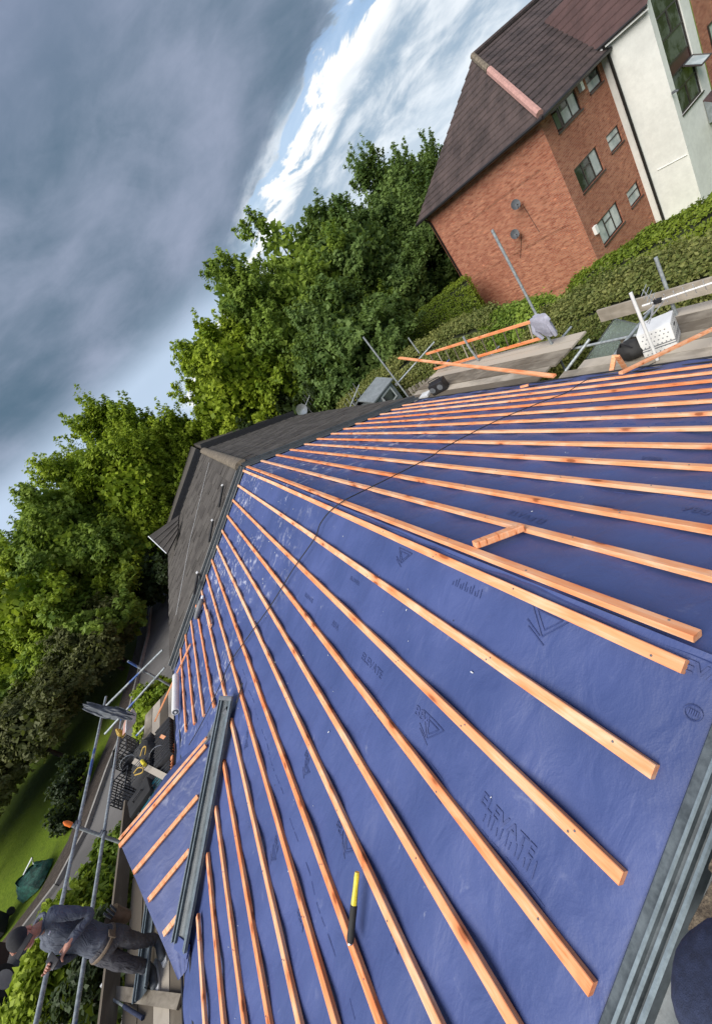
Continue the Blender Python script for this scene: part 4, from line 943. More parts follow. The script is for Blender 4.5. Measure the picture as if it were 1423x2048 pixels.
for i, (lb, az, D, zt_, zb_, rw, mat, n_, sl_, up_, sz_) in enumerate(TREES): big_tree(lb, az, D, zt_, zb_, rw, mat, n_, 58, sz_, i + 1, sl_, up_)
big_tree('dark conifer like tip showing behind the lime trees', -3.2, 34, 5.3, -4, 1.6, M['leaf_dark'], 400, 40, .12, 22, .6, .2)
# low dark undergrowth under the trees
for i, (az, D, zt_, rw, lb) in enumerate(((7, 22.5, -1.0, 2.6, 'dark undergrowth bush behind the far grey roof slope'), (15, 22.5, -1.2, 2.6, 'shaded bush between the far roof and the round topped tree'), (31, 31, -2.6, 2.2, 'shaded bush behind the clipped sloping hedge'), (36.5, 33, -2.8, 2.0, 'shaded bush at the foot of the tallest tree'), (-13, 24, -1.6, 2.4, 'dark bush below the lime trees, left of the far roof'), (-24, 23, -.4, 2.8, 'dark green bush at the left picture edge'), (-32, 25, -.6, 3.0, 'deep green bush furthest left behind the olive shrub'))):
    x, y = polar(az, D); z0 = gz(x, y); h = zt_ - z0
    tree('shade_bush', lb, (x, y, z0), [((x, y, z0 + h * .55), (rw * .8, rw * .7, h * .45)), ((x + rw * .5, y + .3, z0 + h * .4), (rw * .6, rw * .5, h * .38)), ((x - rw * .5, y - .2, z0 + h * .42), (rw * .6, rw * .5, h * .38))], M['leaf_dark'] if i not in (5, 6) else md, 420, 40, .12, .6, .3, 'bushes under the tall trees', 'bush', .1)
# olive shrub mass over the path on the left, with bare limbs below
def blob(name, label, cen, rad, mat, n, size, cat='shrub', group=None, per=34, slen=.45, spray=.1, z0=None, seed=1):
    rnd = random.Random(seed); x, y, z = cen; lob = []
    for i in range(6):
        a = i * 1.05 + rnd.uniform(-.3, .3); lob.append(((x + math.cos(a) * rad[0] * .55, y + math.sin(a) * rad[1] * .55, z + rnd.uniform(-.15, .25) * rad[2]), (rad[0] * .5, rad[1] * .5, rad[2] * .62)))
    lob.append(((x, y, z + rad[2] * .3), (rad[0] * .55, rad[1] * .55, rad[2] * .6)))
    return tree(name, label, (x, y, GZ if z0 is None else z0), lob, mat, n, per, size, slen, .3, group, cat, .09, spray)
blob('olive_shrub', 'large dull olive shrub beside the path, nearest the far roof corner', (-9.9, 20.2, -2.75), (2.2, 2.6, 1.5), M['leaf_olive'], 900, .075, per=44, seed=2)
blob('olive_shrub', 'wide dull olive shrub behind the grey tarpaulin on the scaffold', (-12.6, 17.6, -2.55), (2.6, 2.3, 1.75), M['leaf_olive'], 1100, .075, per=44, seed=3)
blob('rusty_shrub', 'dark shrub with rusty leaves and bare limbs over the lawn at far left', (-16.6, 17.2, -2.5), (2.6, 2.2, 1.7), M['leaf_rust'], 700, .075, per=40, seed=4)
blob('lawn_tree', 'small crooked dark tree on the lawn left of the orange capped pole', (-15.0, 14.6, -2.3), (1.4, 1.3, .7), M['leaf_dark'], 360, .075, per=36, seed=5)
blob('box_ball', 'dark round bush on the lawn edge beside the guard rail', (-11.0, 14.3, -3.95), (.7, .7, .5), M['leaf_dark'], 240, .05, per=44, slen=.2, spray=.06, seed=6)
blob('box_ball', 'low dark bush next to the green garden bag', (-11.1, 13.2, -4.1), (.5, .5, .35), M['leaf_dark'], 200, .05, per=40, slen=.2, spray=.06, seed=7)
blob('garden_shrub', 'bright yellow green shrub under the guard rail at the bottom left', (-9.0, 7.35, -3.55), (1.15, .9, .75), lm, 420, .06, per=44, slen=.28, spray=.07, seed=8)
blob('garden_shrub', 'dark leaved shrub behind the toe of the scaffold boards, below the man', (-7.2, 6.15, -3.6), (.9, .8, .7), M['leaf_dark'], 300, .05, per=44, slen=.25, spray=.07, seed=9)
blob('garden_shrub', 'fresh green shrub between the blue banded rail and the scaffold boards', (-7.9, 8.2, -3.75), (.75, .7, .6), md, 300, .055, per=44, slen=.25, spray=.07, seed=10)
blob('garden_shrub', 'small bright plant by the path behind the leaning loose batten', (-7.0, 13.2, -3.9), (.8, 1.1, .5), lm, 260, .055, per=40, slen=.25, spray=.07, seed=11)

# ---- hedges: twig core plus leaves over the faces
def hedge(name, label, line, width, ztops, zb, mat, dens=750, size=.055, rag=.07, group=None, lean=0.0, mat2=None):
    t_ = thing(name, label, 'hedge', (line[0][0], line[0][1], zb if not callable(zb) else zb(*line[0])), group)
    zf = zb if callable(zb) else (lambda x, y: zb)
    Pn = [Vector((x, y, 0)) for x, y in line]; m_ = MB(); rows = []; PP = []; NN = []
    for i, p in enumerate(Pn):
        d = (Pn[min(i + 1, len(Pn) - 1)] - Pn[max(i - 1, 0)]).normalized(); n_ = Vector((d.y, -d.x, 0)); z0, z1 = zf(p.x, p.y), ztops[i]; w = width / 2 * .86
        prof = [(-w, z0), (-w * 1.02, z0 + (z1 - z0) * .6), (-w * .8, z1 - .22), (-w * .3, z1 - .10), (w * .3, z1 - .10), (w * .8, z1 - .22), (w * 1.02, z0 + (z1 - z0) * .6), (w, z0)]
        rows.append([p + n_ * a + Vector((0, 0, h)) for a, h in prof])
    m_.sweep(rows)
    for r in (rows[0], rows[-1]): m_.add(r, [tuple(range(8))])
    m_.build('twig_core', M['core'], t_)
    for r0, r1 in zip(rows[:-1], rows[1:]):
        for k_ in range(7):
            a, b2, c, d = (np.array(q) for q in (r0[k_], r0[k_ + 1], r1[k_ + 1], r1[k_])); nr = np.cross(b2 - a, d - a); ar = np.linalg.norm(nr); 
            if ar < 1e-6: continue
            nr = nr / ar; cen = np.array((r0[3] + r0[4] + r1[3] + r1[4]) / 4) - np.array([0, 0, .6])
            if np.dot(nr, (a + c) / 2 - cen) < 0: nr = -nr
            n_ = max(4, int(ar * dens)); u_, v_ = RNG.uniform(0, 1, (n_, 1)), RNG.uniform(0, 1, (n_, 1))
            p = a * (1 - u_) * (1 - v_) + b2 * u_ * (1 - v_) + c * u_ * v_ + d * (1 - u_) * v_
            bump = np.array([noise.noise(Vector(q) * 1.7) * .16 + noise.noise(Vector(q) * 5.1) * .08 for q in p])[:, None]
            PP.append(p + nr * (.06 + np.abs(RNG.normal(size=(n_, 1))) * rag + bump)); NN.append(nr + RNG.normal(size=(n_, 3)) * .55)
    for e, sg in ((rows[0], -1), (rows[-1], 1)):      # the two ends
        c = np.array(e[3]); n_ = int(dens * width * 1.6); u_ = RNG.uniform(0, 1, (n_, 1)); v_ = RNG.uniform(0, 1, (n_, 1)); dd = np.array((Pn[-1] - Pn[-2]).normalized() if sg > 0 else (Pn[1] - Pn[0]).normalized()) * sg
        p = np.array(e[0]) * (1 - u_) + np.array(e[7]) * u_; p[:, 2] += (v_ * (e[3].z - e[0].z))[:, 0]
        bump = np.array([noise.noise(Vector(q) * 1.7) * .16 + noise.noise(Vector(q) * 5.1) * .08 for q in p])[:, None]
        PP.append(p + dd * (.06 + np.abs(RNG.normal(size=(n_, 1))) * rag * 1.5 + bump)); NN.append(dd + RNG.normal(size=(n_, 3)) * .55)
    P, N = np.concatenate(PP), np.concatenate(NN)
    leaf_mesh('foliage', P, N, size, mat, t_, .6, kind='stuff')
    return t_
hedge('privet_hedge', 'big shaggy privet hedge with bronze tips behind the right scaffold', [(8.7, 9.3), (8.9, 8.2), (9.0, 6.5), (9.1, 4.5), (9.2, 2.0), (9.2, -.5)], 2.2, [-3.3, -2.95, -2.85, -2.95, -3.1, -3.2], lambda x, y: GZ - .3, M['leaf_privet'], 2300, .040, .11)
hedge('clipped_hedge', 'smooth clipped bright green hedge between the privet and the white tower', [(13.0, 11.2), (13.6, 9.2), (14.0, 7.0), (14.3, 4.5), (14.6, 2.0)], 2.0, [-4.2, -3.9, -3.75, -3.7, -3.65], lambda x, y: gz(x, y) - .1, M['leaf_clip'], 750, .05, .05)
hedge('clipped_hedge', 'tall clipped hedge with bright sloping top left of the brick flats', [(11.6, 25.2), (13.3, 22.8), (15.2, 21.4), (16.9, 20.0)], 2.2, [-3.5, -3.25, -3.2, -3.25], lambda x, y: gz(x, y) - .3, M['leaf_clip'], 650, .05, .05)
hedge('privet_hedge', 'loose pale green hedge behind the ladder and the far scaffold end', [(5.6, 18.4), (6.9, 16.6), (8.6, 15.2), (9.9, 13.8), (10.4, 12.2)], 1.9, [-2.9, -2.6, -2.65, -2.85, -3.1], lambda x, y: GZ - .25, M['leaf_privet'], 1500, .045, .10)
hedge('privet_hedge', 'low bright green hedge seen between the ladder rungs', [(10.3, 12.4), (10.2, 11.0), (9.9, 9.9)], 1.7, [-3.2, -3.25, -3.3], lambda x, y: GZ - .3, md, 900, .055, .09)
# ================================================================== SCAFFOLDS
ZL, ZR = -2.32, -2.25
def tube_part(a, c, parent, name, r=0.0243, mat='tube'):
    m_ = MB(); m_.tube([a, c], r, 10); return m_.build(name, M[mat], parent, True)
def coupler(p, parent):
    m_ = MB(); m_.box(p, (.075, .085, .075), Matrix.Rotation(random.uniform(0, 1), 3, 'Z'), .012); m_.tube([p + Vector((0, -.05, .03)), p + Vector((0, .05, .03))], .012, 6); return m_.build('coupler', M['lead'], parent, True)
def board(parent, a, c, up=(0, 0, 1), w=.222, t=.038, name='scaffold_board'):
    a, c = Vector(a), Vector(c); return lay(a, c, up, parent, name, w / .052, t / .027, BRD)
def brd_mesh():
    bm = bmesh.new(); bmesh.ops.create_cube(bm, size=1)
    for v_ in bm.verts: v_.co.y += .5
    bmesh.ops.scale(bm, vec=(.052, 1, .027), verts=bm.verts)
    me = bpy.data.meshes.new('scaffold_board'); bm.to_mesh(me); bm.free(); me.materials.append(M['board']); return me
BRD = brd_mesh()
# ---- left scaffold
sL = thing('scaffold', 'left scaffold with board platform and blue banded grey guard rails below the eave', 'scaffold', (-5, 5, GZ))
xo = -5.52
for i in range(5):
    x_ = -4.42 - i * .232; j = 5.55 + (i % 2) * .9
    board(sL, (x_, 2.2 + random.uniform(-.1, .1), ZL - .02 + random.uniform(-.004, .004)), (x_ + random.uniform(-.012, .012), j - .02, ZL - .02)); board(sL, (x_, j, ZL - .02 + random.uniform(-.004, .004)), (x_, 9.25, ZL - .02))
board(sL, (xo - .03, 2.4, ZL + .11), (xo - .03, 6.9, ZL + .10), (1, 0, 0), .20, .036, 'toe_board')
r1a, r1b = hx(205, 1425, xo), hx(75, 2044, xo); r2a, r2b = hx(232, 1510, xo), hx(150, 2048, xo)
zr1, zr2 = (r1a.z + r1b.z) / 2, (r2a.z + r2b.z) / 2
tube_part((xo, 9.3, r1a.z), (xo, 2.9, r1b.z), sL, 'guard_rail'); tube_part((xo + .0, 9.0, r2a.z), (xo, 2.9, r2b.z), sL, 'mid_rail')
std = []
cp0 = hx(130, 1645, xo - .055); tube_part((xo - .055, cp0.y, GZ), (xo - .055, cp0.y, cp0.z - .02), sL, 'standard')
m_ = MB(); m_.tube([(xo - .055, cp0.y, cp0.z - .10), (xo - .055, cp0.y, cp0.z - .02), (xo - .055, cp0.y, cp0.z + .02)], [.034, .033, .012], 10); m_.build('standard_cap', M['orange'], sL, True)
for z_ in (zr1, zr2): coupler(Vector((xo - .025, cp0.y, z_)), sL)
tube_part((xo - .055, 3.3, GZ), (xo - .055, 3.3, zr1 + .12), sL, 'standard'); 
for z_ in (zr1, zr2): coupler(Vector((xo - .025, 3.3, z_)), sL)
YE = 9.35      # return rails across the far end
e1a, e1b, e2a, e2b = hy(325, 1300, YE), hy(212, 1412, YE), hy(330, 1335, YE), hy(210, 1468, YE)
tube_part(e1a, e1b, sL, 'end_rail'); tube_part(e2a, e2b, sL, 'end_mid_rail')
sa, sb2 = hy(255, 1323, YE + .06), hy(338, 1368, YE + .06); sx_ = (sa.x + sb2.x) / 2
tube_part((sx_, YE + .055, sa.z), (sx_, YE + .055, GZ), sL, 'standard')
for z_ in (e1a.z, e2a.z): coupler(Vector((sx_, YE + .03, z_ - .02)), sL)
for y_ in (2.8, 4.9, 7.0, 9.0): tube_part((-4.05, y_, ZL - .065), (xo - .25, y_, ZL - .065), sL, 'transom')
tube_part((xo + .06, 2.2, ZL - .115), (xo + .06, 9.4, ZL - .115), sL, 'ledger'); tube_part((-4.28, 2.2, ZL - .115), (-4.28, 9.4, ZL - .115), sL, 'ledger')
for y_ in (3.3, cp0.y, 9.0): tube_part((-4.25, y_, GZ), (-4.25, y_, ZL - .06), sL, 'inner_standard')
# short grey board across the deck by the eave and a black handled hammer
q = hz(215, 1985, ZL + .03); q2 = hz(362, 2006, ZL + .03)
o = lay(hz(360, 2004, ZL + .025), hz(218, 1984, ZL + .03), (0, 0, 1), None, 'packing_board', 2.0, 1.2, BRD); tag(o, 'narrow grey board lying across the scaffold deck in front of the man', 'board')
ham = thing('hammer', 'hammer with dark blue grip lying across the narrow grey board', 'hammer', tuple(hz(250, 2010, ZL + .05)))
a, c = hz(218, 1994, ZL + .075), hz(286, 2036, ZL + .02); d = (c - a).normalized()
m_ = MB(); m_.tube([a, a.lerp(c, .45)], .011, 8); m_.build('shaft', M['tube'], ham, True)
m_ = MB(); m_.tube([a.lerp(c, .45), a.lerp(c, .5), a.lerp(c, .9), c], [.015, .019, .018, .021], 10); m_.build('grip', M['denim'], ham, True)
m_ = MB(); sdx = d.cross(Vector((0, 0, 1))).normalized(); m_.tube([a - sdx * .06, a - sdx * .02, a + sdx * .03, a + sdx * .085], [.02, .015, .016, .006], 8); m_.build('head', M['steel'], ham, True)
m_ = MB(); p_ = hz(207, 1968, ZL + .02); m_.tube([hz(203, 1975, ZL + .06), hz(222, 1948, ZL + .03)], .026, 8); tag(m_.build('pipe_offcut', M['white'], None, True), 'short pale pipe offcut at the outer deck edge in front of the man', 'pipe')
# shards of old tile and moss swept along the deck by the eave
m_ = MB()
for i in range(130):
    p = Vector((-4.36 + RNG.normal() * .07, RNG.uniform(4.15, 5.2), ZL + .012 + abs(RNG.normal()) * .02))
    m_.box(p, (RNG.uniform(.02, .09), RNG.uniform(.015, .05), RNG.uniform(.006, .02)), Matrix.Rotation(RNG.uniform(0, 3), 3, 'Z') @ Matrix.Rotation(RNG.uniform(-.5, .5), 3, 'X'))
tag(m_.build('rubble', M['moss']), 'line of broken tile and moss debris along the inner deck edge', 'rubble', kind='stuff')
# grey tarpaulin thrown over the rails
c0, c1 = hx(165, 1408, xo), hx(262, 1432, -4.95)
rows = []
for i in range(36):
    f = i / 35; p = c0.lerp(c1, f); row = []
    for j in range(25):
        t = (j / 24 - .5); w_ = .14 * (0.35 + .9 * math.sin(math.pi * min(1, f * .9 + .1)))
        row.append(p + Vector((0.10 * t, w_ * t * 1.6, -abs(t) * .34 * (.6 + .5 * math.sin(f * 6)) + .022 * math.sin(f * 7 + j * .63) + .075 * noise.noise(Vector((f * 7, j * .3, 3))))))
    rows.append(row)
m_ = MB(); m_.sweep(rows); tag(m_.build('tarpaulin', M['tarp'], None, 'all'), 'grey crumpled tarpaulin thrown over the corner of the left guard rails', 'tarpaulin')
# black lattice crates
def crate(name, label, cen, dim, rz, group):
    t_ = thing(name, label, 'crate', tuple(Vector(cen) - Vector((0, 0, dim[2] / 2))), group); R = Matrix.Rotation(rz, 3, 'Z'); c = Vector(cen); hx_, hy_, hz_ = (q / 2 for q in dim)
    def P(x, y, z): return c + R @ Vector((x, y, z))
    m_ = MB(); m_.box(P(0, 0, -hz_ + .01), (dim[0], dim[1], .018), R); m_.build('base', M['black'], t_)
    for sx, sy, L_ in ((0, 1, dim[0]), (0, -1, dim[0]), (1, 0, dim[1]), (-1, 0, dim[1])):
        m_ = MB(); n_ = int(L_ / .055)
        for i in range(n_ + 1):
            f = -L_ / 2 + L_ * i / n_; a = P(f, sy * hy_, -hz_) if sy else P(sx * hx_, f, -hz_); m_.bar(a, a + Vector((0, 0, dim[2])), .012, .012, (1, 0, 0))
        for z_ in (-.5, -.2, .12, .46): 
            a = P(-L_ / 2, sy * hy_, z_ * dim[2]) if sy else P(sx * hx_, -L_ / 2, z_ * dim[2]); c_ = P(L_ / 2, sy * hy_, z_ * dim[2]) if sy else P(sx * hx_, L_ / 2, z_ * dim[2]); m_.bar(a, c_, .022 if z_ > .4 else .012, .016)
        m_.build('lattice_side', M['black'], t_, kind='stuff')
    return t_
pA, pB = hz(232, 1512, ZL + .28), hz(240, 1578, ZL + .16)
crate('plastic_crate', 'black lattice crate nearest the grey tarpaulin on the left scaffold', (pA.x + .12, pA.y, ZL + .16), (.36, .50, .30), .1, 'black lattice crates')
crate('plastic_crate', 'black lattice crate at the outer rail, nearest the small gable', (pB.x + .1, pB.y - .05, ZL + .14), (.36, .50, .26), -.06, 'black lattice crates')
# two stacks of black ribbed trays / tiles set on edge
def stack(name, label, a, c, n, d3, tilt, mat='black'):
    a, c = Vector(a), Vector(c); t_ = thing(name, label, 'tile stack', tuple(a))
    ax = (c - a).normalized(); sx = ax.cross(Vector((0, 0, 1))).normalized(); up = (Vector((0, 0, 1)) + ax * tilt).normalized()
    for i in range(n):
        p = a.lerp(c, i / (n - 1)) + up * d3[1] / 2 + Vector((0, 0, random.uniform(-.012, .012))); m_ = MB()
        Mx = Matrix((sx, ax, up)).transposed(); m_.box(p, (d3[0], d3[2], d3[1]), Mx, .006)
        for s_ in (-.32, 0, .32): m_.tube([p + sx * d3[0] * s_ - up * d3[1] * .46 + ax * d3[2] * .5, p + sx * d3[0] * s_ + up * d3[1] * .5 + ax * d3[2] * .5], .012, 6)
        m_.build('tile', M[mat], t_, True)
    return t_
p1 = hz(262, 1468, ZL + .3); p2 = hz(300, 1470, ZL + .2)
stack('tile_stack', 'row of black ribbed tiles on edge below the white foil faced board', (-5.05, 6.75, ZL), (-5.05, 7.55, ZL), 13, (.42, .36, .028), .35)
stack('tile_stack', 'row of black ribbed tiles on edge beside the eave and foil roll', (-4.56, 6.55, ZL), (-4.56, 7.45, ZL), 15, (.36, .33, .026), .25)
stack('tile_stack', 'short row of black tiles on edge behind the teal tool case', (-4.60, 6.0, ZL), (-4.60, 6.4, ZL), 7, (.34, .30, .026), .3)
# black tool box with lid and straps
def toolbox(name, label, cen, dim, rz, mat, lidmat, cat='tool box'):
    t_ = thing(name, label, cat, (cen[0], cen[1], cen[2] - dim[2] / 2)); R = Matrix.Rotation(rz, 3, 'Z'); c = Vector(cen)
    m_ = MB(); m_.box(c - Vector((0, 0, dim[2] * .14)), (dim[0], dim[1], dim[2] * .72), R, .018); m_.build('case', M[mat], t_, True)
    m_ = MB(); m_.box(c + Vector((0, 0, dim[2] * .37)), (dim[0] * 1.02, dim[1] * 1.02, dim[2] * .26), R, .02); m_.build('lid', M[lidmat], t_, True)
    m_ = MB(); h = c + Vector((0, 0, dim[2] * .5)); ex = R @ Vector((dim[0] * .22, 0, 0)); m_.tube([h - ex, h - ex * .95 + Vector((0, 0, .035)), h + ex * .95 + Vector((0, 0, .035)), h + ex], .012, 6); m_.build('handle', M['black'], t_, True)
    for s_ in (-1, 1):
        m_ = MB(); m_.box(c + R @ Vector((s_ * dim[0] * .28, -dim[1] * .52, dim[2] * .2)), (.05, .02, .07), R, .004); m_.build('latch', M['lead'], t_, True)
    return t_
b1 = hz(292, 1524, ZL + .3)
toolbox('tool_box', 'black tool box with amber webbing straps between the crates and tile stacks', (-5.02, 6.35, ZL + .18), (.42, .40, .34), .25, 'black', 'rubber')
m_ = MB(); m_.tube(smooth([hz(268, 1546, ZL + .37), hz(276, 1536, ZL + .42), hz(286, 1536, ZL + .42), hz(284, 1545, ZL + .40), hz(270, 1550, ZL + .38)], 5), .010, 6)
tag(m_.build('webbing_strap', M['amber'], None, True), 'amber webbing loop on the black tool box, nearer the man', 'strap')
m_ = MB(); m_.tube(smooth([hz(281, 1512, ZL + .40), hz(286, 1496, ZL + .46), hz(292, 1494, ZL + .46), hz(290, 1510, ZL + .42)], 5), .011, 6)
tag(m_.build('webbing_strap', M['amber'], None, True), 'amber webbing loop further back on the black tool box', 'strap')
# yellow glove on the rail end
gl = hx(239, 1467, xo + .05); m_ = MB()
for i in range(5): 
    a = -1.0 + i * .5; e = gl + Vector((0.10 * math.cos(a) * .6, .03, .12 * math.sin(a))); m_.tube([gl, gl.lerp(e, .6), e], [.045, .03, .02], 7)
m_.tube([gl + Vector((0, 0, -.10)), gl], .05, 8); tag(m_.build('work_glove', M['amber'], None, True), 'yellow work glove hung on the rail between tarpaulin and crates', 'glove')
# black buckets, one upright and one fallen, a coil of hose and a black sack fill the pile
for (px, py, hgt, lb) in ((318, 1512, .0, 'black bucket standing at the inner deck edge between the tile stacks'), (258, 1530, .0, 'black bucket by the outer rail between the two lattice crates')):
    q = hz(px, py, ZL + .25); q.z = ZL; bk = thing('bucket', lb, 'bucket', tuple(q), 'black builders buckets'); m_ = MB()
    m_.sweep([[q + Vector((math.cos(a) * r, math.sin(a) * r, z_)) for a in np.linspace(0, 6.2832, 19)] for r, z_ in ((.01, .012), (.115, .012), (.15, .28), (.156, .28), (.14, .275), (.11, .03), (.01, .03))]); m_.build('pail', M['black'], bk, True)
    m_ = MB(); m_.tube([q + Vector((math.cos(a) * .155, .05 + math.sin(a) * .02, .27 + math.sin(a) * .12)) for a in np.linspace(0, math.pi, 11)], .005, 5); m_.build('handle', M['steel'], bk, True)
q = hz(296, 1496, ZL + .3); m_ = MB(); rows = []
for i in range(10):
    f = i / 9; rr = .20 * math.sin(math.pi * (.10 + .85 * f)) ** .5; rows.append([q + Vector((math.cos(a) * rr * (1 + .2 * math.sin(3 * a + f * 6)), math.sin(a) * rr * 1.3, -.28 + .40 * f + .05 * noise.noise(Vector((a, f * 4, 1))))) for a in np.linspace(0, 6.2832, 19)])
m_.sweep(rows); m_.add(rows[-1], [tuple(range(18))]); tag(m_.build('rubble_sack', M['rubber'], None, True), 'crumpled black sack in the pile between tool box and tile stacks', 'sack')
# foil faced insulation board standing on edge
fb = thing('insulation_board', 'white foil faced board with pink foam edge leaning by the tarpaulin', 'board', (-5.05, 7.1, ZL))
pl = [hx(250, 1466, -5.15), hx(252, 1442, -5.15), hx(264, 1418, -5.15), hx(272, 1428, -5.15), hx(270, 1446, -5.15)]
m_ = MB(); m_.prism(pl, (0.02, 0.0, 0.0)); m_.build('face', M['board_insul'], fb); m_ = MB(); m_.prism([p + Vector((-.062, 0, 0)) for p in pl], (0.06, 0.01, 0)); m_.build('foam', M['pinkfoam'], fb)
TCC = hz(303, 1584, ZL + .26); TCC.z = ZL + .14
# teal tool case, standing on the deck behind the small gable
toolbox('tool_case', 'teal plastic tool case on the deck beside the small gable ridge', tuple(TCC), (.46, .34, .26), .2, 'teal', 'teal', 'tool case')
toolbox('storage_box', 'open black storage box with debris between teal case and outer crate', (TCC.x - .02, TCC.y + .42, ZL + .12), (.42, .36, .24), .15, 'rubber', 'black', 'box')
o = lay(hz(268, 1522, ZL + .34), hz(334, 1556, ZL + .28), (0, 0, 1), None, 'board_offcut', 1.7, 1.0, BRD); tag(o, 'grey board offcut laid across the black storage box and tile stack', 'board')
m_ = MB(); m_.tube([hz(284, 1522, ZL + .36), hz(290, 1530, ZL + .36)], .03, 8); tag(m_.build('tape_measure', M['yellow'], None, True), 'small yellow tape measure lying on the grey board offcut', 'tape measure')
m_ = MB(); p = hz(275, 1538, ZL + .30)
for i in range(7): m_.box(p + Vector((RNG.normal() * .06, RNG.normal() * .06, .0)), (.07, .05, .02), Matrix.Rotation(i, 3, 'Z') @ Matrix.Rotation(.4, 3, 'X'))
tag(m_.build('rag', M['board_insul']), 'crumpled pale rag on the open black storage box', 'rag', kind='stuff')

# ---- right scaffold
sR = thing('scaffold', 'right scaffold with weathered boards and toe boards along the far eave', 'scaffold', (5.4, 6, GZ - .1))
for i in range(7):
    x_ = 4.50 + i * .236
    board(sR, (x_, 5.62 + (.16 if i < 3 else 0) + random.uniform(-.05, .05), ZR - .02), (x_ + random.uniform(-.01, .01), 10.25 + random.uniform(-.15, .1), ZR - .02 + random.uniform(-.012, .012)))
for i in range(3):
    x_ = 4.52 + i * .232; board(sR, (x_, 1.2, ZR - .03), (x_, 5.55 - i * .25, ZR - .03))
for i in range(4):
    x_ = 5.22 + i * .232; board(sR, (x_, 1.2, ZR - .03), (x_, 4.15 + random.uniform(-.1, .05), ZR - .03))
xr = 5.78
a, c = hx(1192, 620, xr), hx(1423, 550, xr); board(sR, (xr, a.y, a.z - .12), (xr, 1.2, a.z - .12), (1, 0, 0), .222, .038, 'guard_board')
a2 = hx(1226, 676, xr); board(sR, (xr, a2.y - .1, a2.z - .13), (xr, 1.2, a2.z - .13), (1, 0, 0), .222, .038, 'toe_board')
t0, t1 = hx(1310, 515, xr + .06), hx(1355, 630, xr + .06); tube_part((xr + .06, t0.y, t0.z), (xr + .06, t0.y, GZ - .3), sR, 'standard')
p0 = hx(983, 460, xr + .06); tube_part((xr + .06, p0.y, p0.z), (xr + .06, p0.y, GZ - .3), sR, 'standard')
p0 = hx(726, 674, 4.9); tube_part((4.9, p0.y, p0.z), (4.9, p0.y, GZ - .3), sR, 'standard')
a, c = hx(793, 768, 4.95), hx(868, 684, 6.3); tube_part(a, c, sR, 'end_rail')
tube_part(hx(838, 706, 6.0), hx(826, 690, 6.0) + Vector((0, 0, .25)), sR, 'end_standard', .02)
coupler(hx(793, 768, 4.93), sR)
for y_ in (1.5, 4.6, 6.2, 8.2, 10.2): tube_part((4.2, y_, ZR - .075), (6.45, y_, ZR - .075), sR, 'transom')
tube_part((5.72, .8, ZR - .13), (5.72, 10.5, ZR - .13), sR, 'ledger'); tube_part((4.45, .8, ZR - .13), (4.45, 10.5, ZR - .13), sR, 'ledger')
tube_part(hx(1130, 742, 4.6), hx(1150, 712, 4.6) + Vector((.4, 0, 0)), sR, 'putlog')
# ladder used as a rail: two orange stiles with pale rungs
ld = thing('ladder', 'orange stiled ladder set on edge along the outer side of the right scaffold', 'ladder', (5.9, 7.5, ZR))
la, lb2, lc, l_d = hx(852, 708, 5.9), hx(1072, 640, 5.9), hx(868, 738, 5.9), hx(1082, 676, 5.9)
for p, q, nm in ((la, lb2, 'stile'), (lc, l_d, 'stile')): lay(p, q, (1, 0, 0), ld, nm, 1.3, 1.4, BAT)
for i in range(11):
    f = (i + .4) / 11; m_ = MB(); m_.tube([la.lerp(lb2, f), lc.lerp(l_d, f)], .015, 6); m_.build('rung', M['board'], ld, True)
m_ = MB(); f = .46; a = la.lerp(lb2, f); m_.tube([a + Vector((-.04, 0, .16)), a + Vector((-.04, .02, -.2)), lc.lerp(l_d, f + .03) + Vector((-.04, 0, -.08))], .028, 8); m_.build('ladder_clamp', M['tube'], ld, True)
# grey top hung on the ladder end
c0 = hx(1072, 632, 5.75); rows = []
for i in range(11):
    f = i / 10; row = []
    for j in range(13):
        a = j / 12 * 2 * math.pi; r = .13 + .05 * math.sin(3 * a + f * 4) + .025 * noise.noise(Vector((f * 5, a, 1))); r *= .55 + .55 * math.sin(math.pi * min(1, f * .75 + .22))
        row.append(c0 + Vector((math.cos(a) * r * .6, math.sin(a) * r * 1.25 - f * .10, -.46 * f)))
    rows.append(row)
m_ = MB(); m_.sweep(rows); m_.add(rows[0], [tuple(range(12))]); hd = m_.build('hooded_top', M['greycloth'], None, True); tag(hd, 'grey lilac hooded top hanging over the near end of the orange ladder', 'clothing')
for s_ in (-1, 1):
    m_ = MB(); m_.tube([c0 + Vector((0, .14 * s_, -.08)), c0 + Vector((-.05, .19 * s_ - .02, -.28)), c0 + Vector((-.02, .15 * s_ - .06, -.48))], [.05, .045, .035], 8); m_.build('sleeve', M['greycloth'], hd, True)
# long loose timbers on that side
a, c = hz(797, 716, -1.55), hr(1108, 752, .05); tag(lay(a, c, (0, 0, 1), None, 'loose_batten', 1.5, 1.3), 'long loose batten poking out past the far right eave over the boards', 'timber')
a2_, c2_ = a + Vector((.06, .02, -.03)), c + Vector((.04, .12, -.02)); tag(lay(a2_, c2_, (0, 0, 1), None, 'loose_batten', 1.2, 1.2), 'second loose batten tucked under the long one past the far right eave', 'timber')
a, c = hr(1240, 746, .05), hx(1430, 655, 5.0); tag(lay(a, c, (0, 0, 1), None, 'loose_batten', 1.3, 1.3), 'loose batten rising to the right picture edge in front of the white box', 'timber')
for q0_, q1_, lb in (((1222, 742), (1228, 710), 'upright short batten offcut at the right eave left of the black bag'), ((1233, 712), (1250, 738), 'short batten offcut leaning against the black bag at the right eave')):
    tag(lay(hx(*q0_, 4.35), hx(*q1_, 4.45), (1, 0, 0), None, 'batten_offcut', 1.3, 1.3), lb, 'timber')
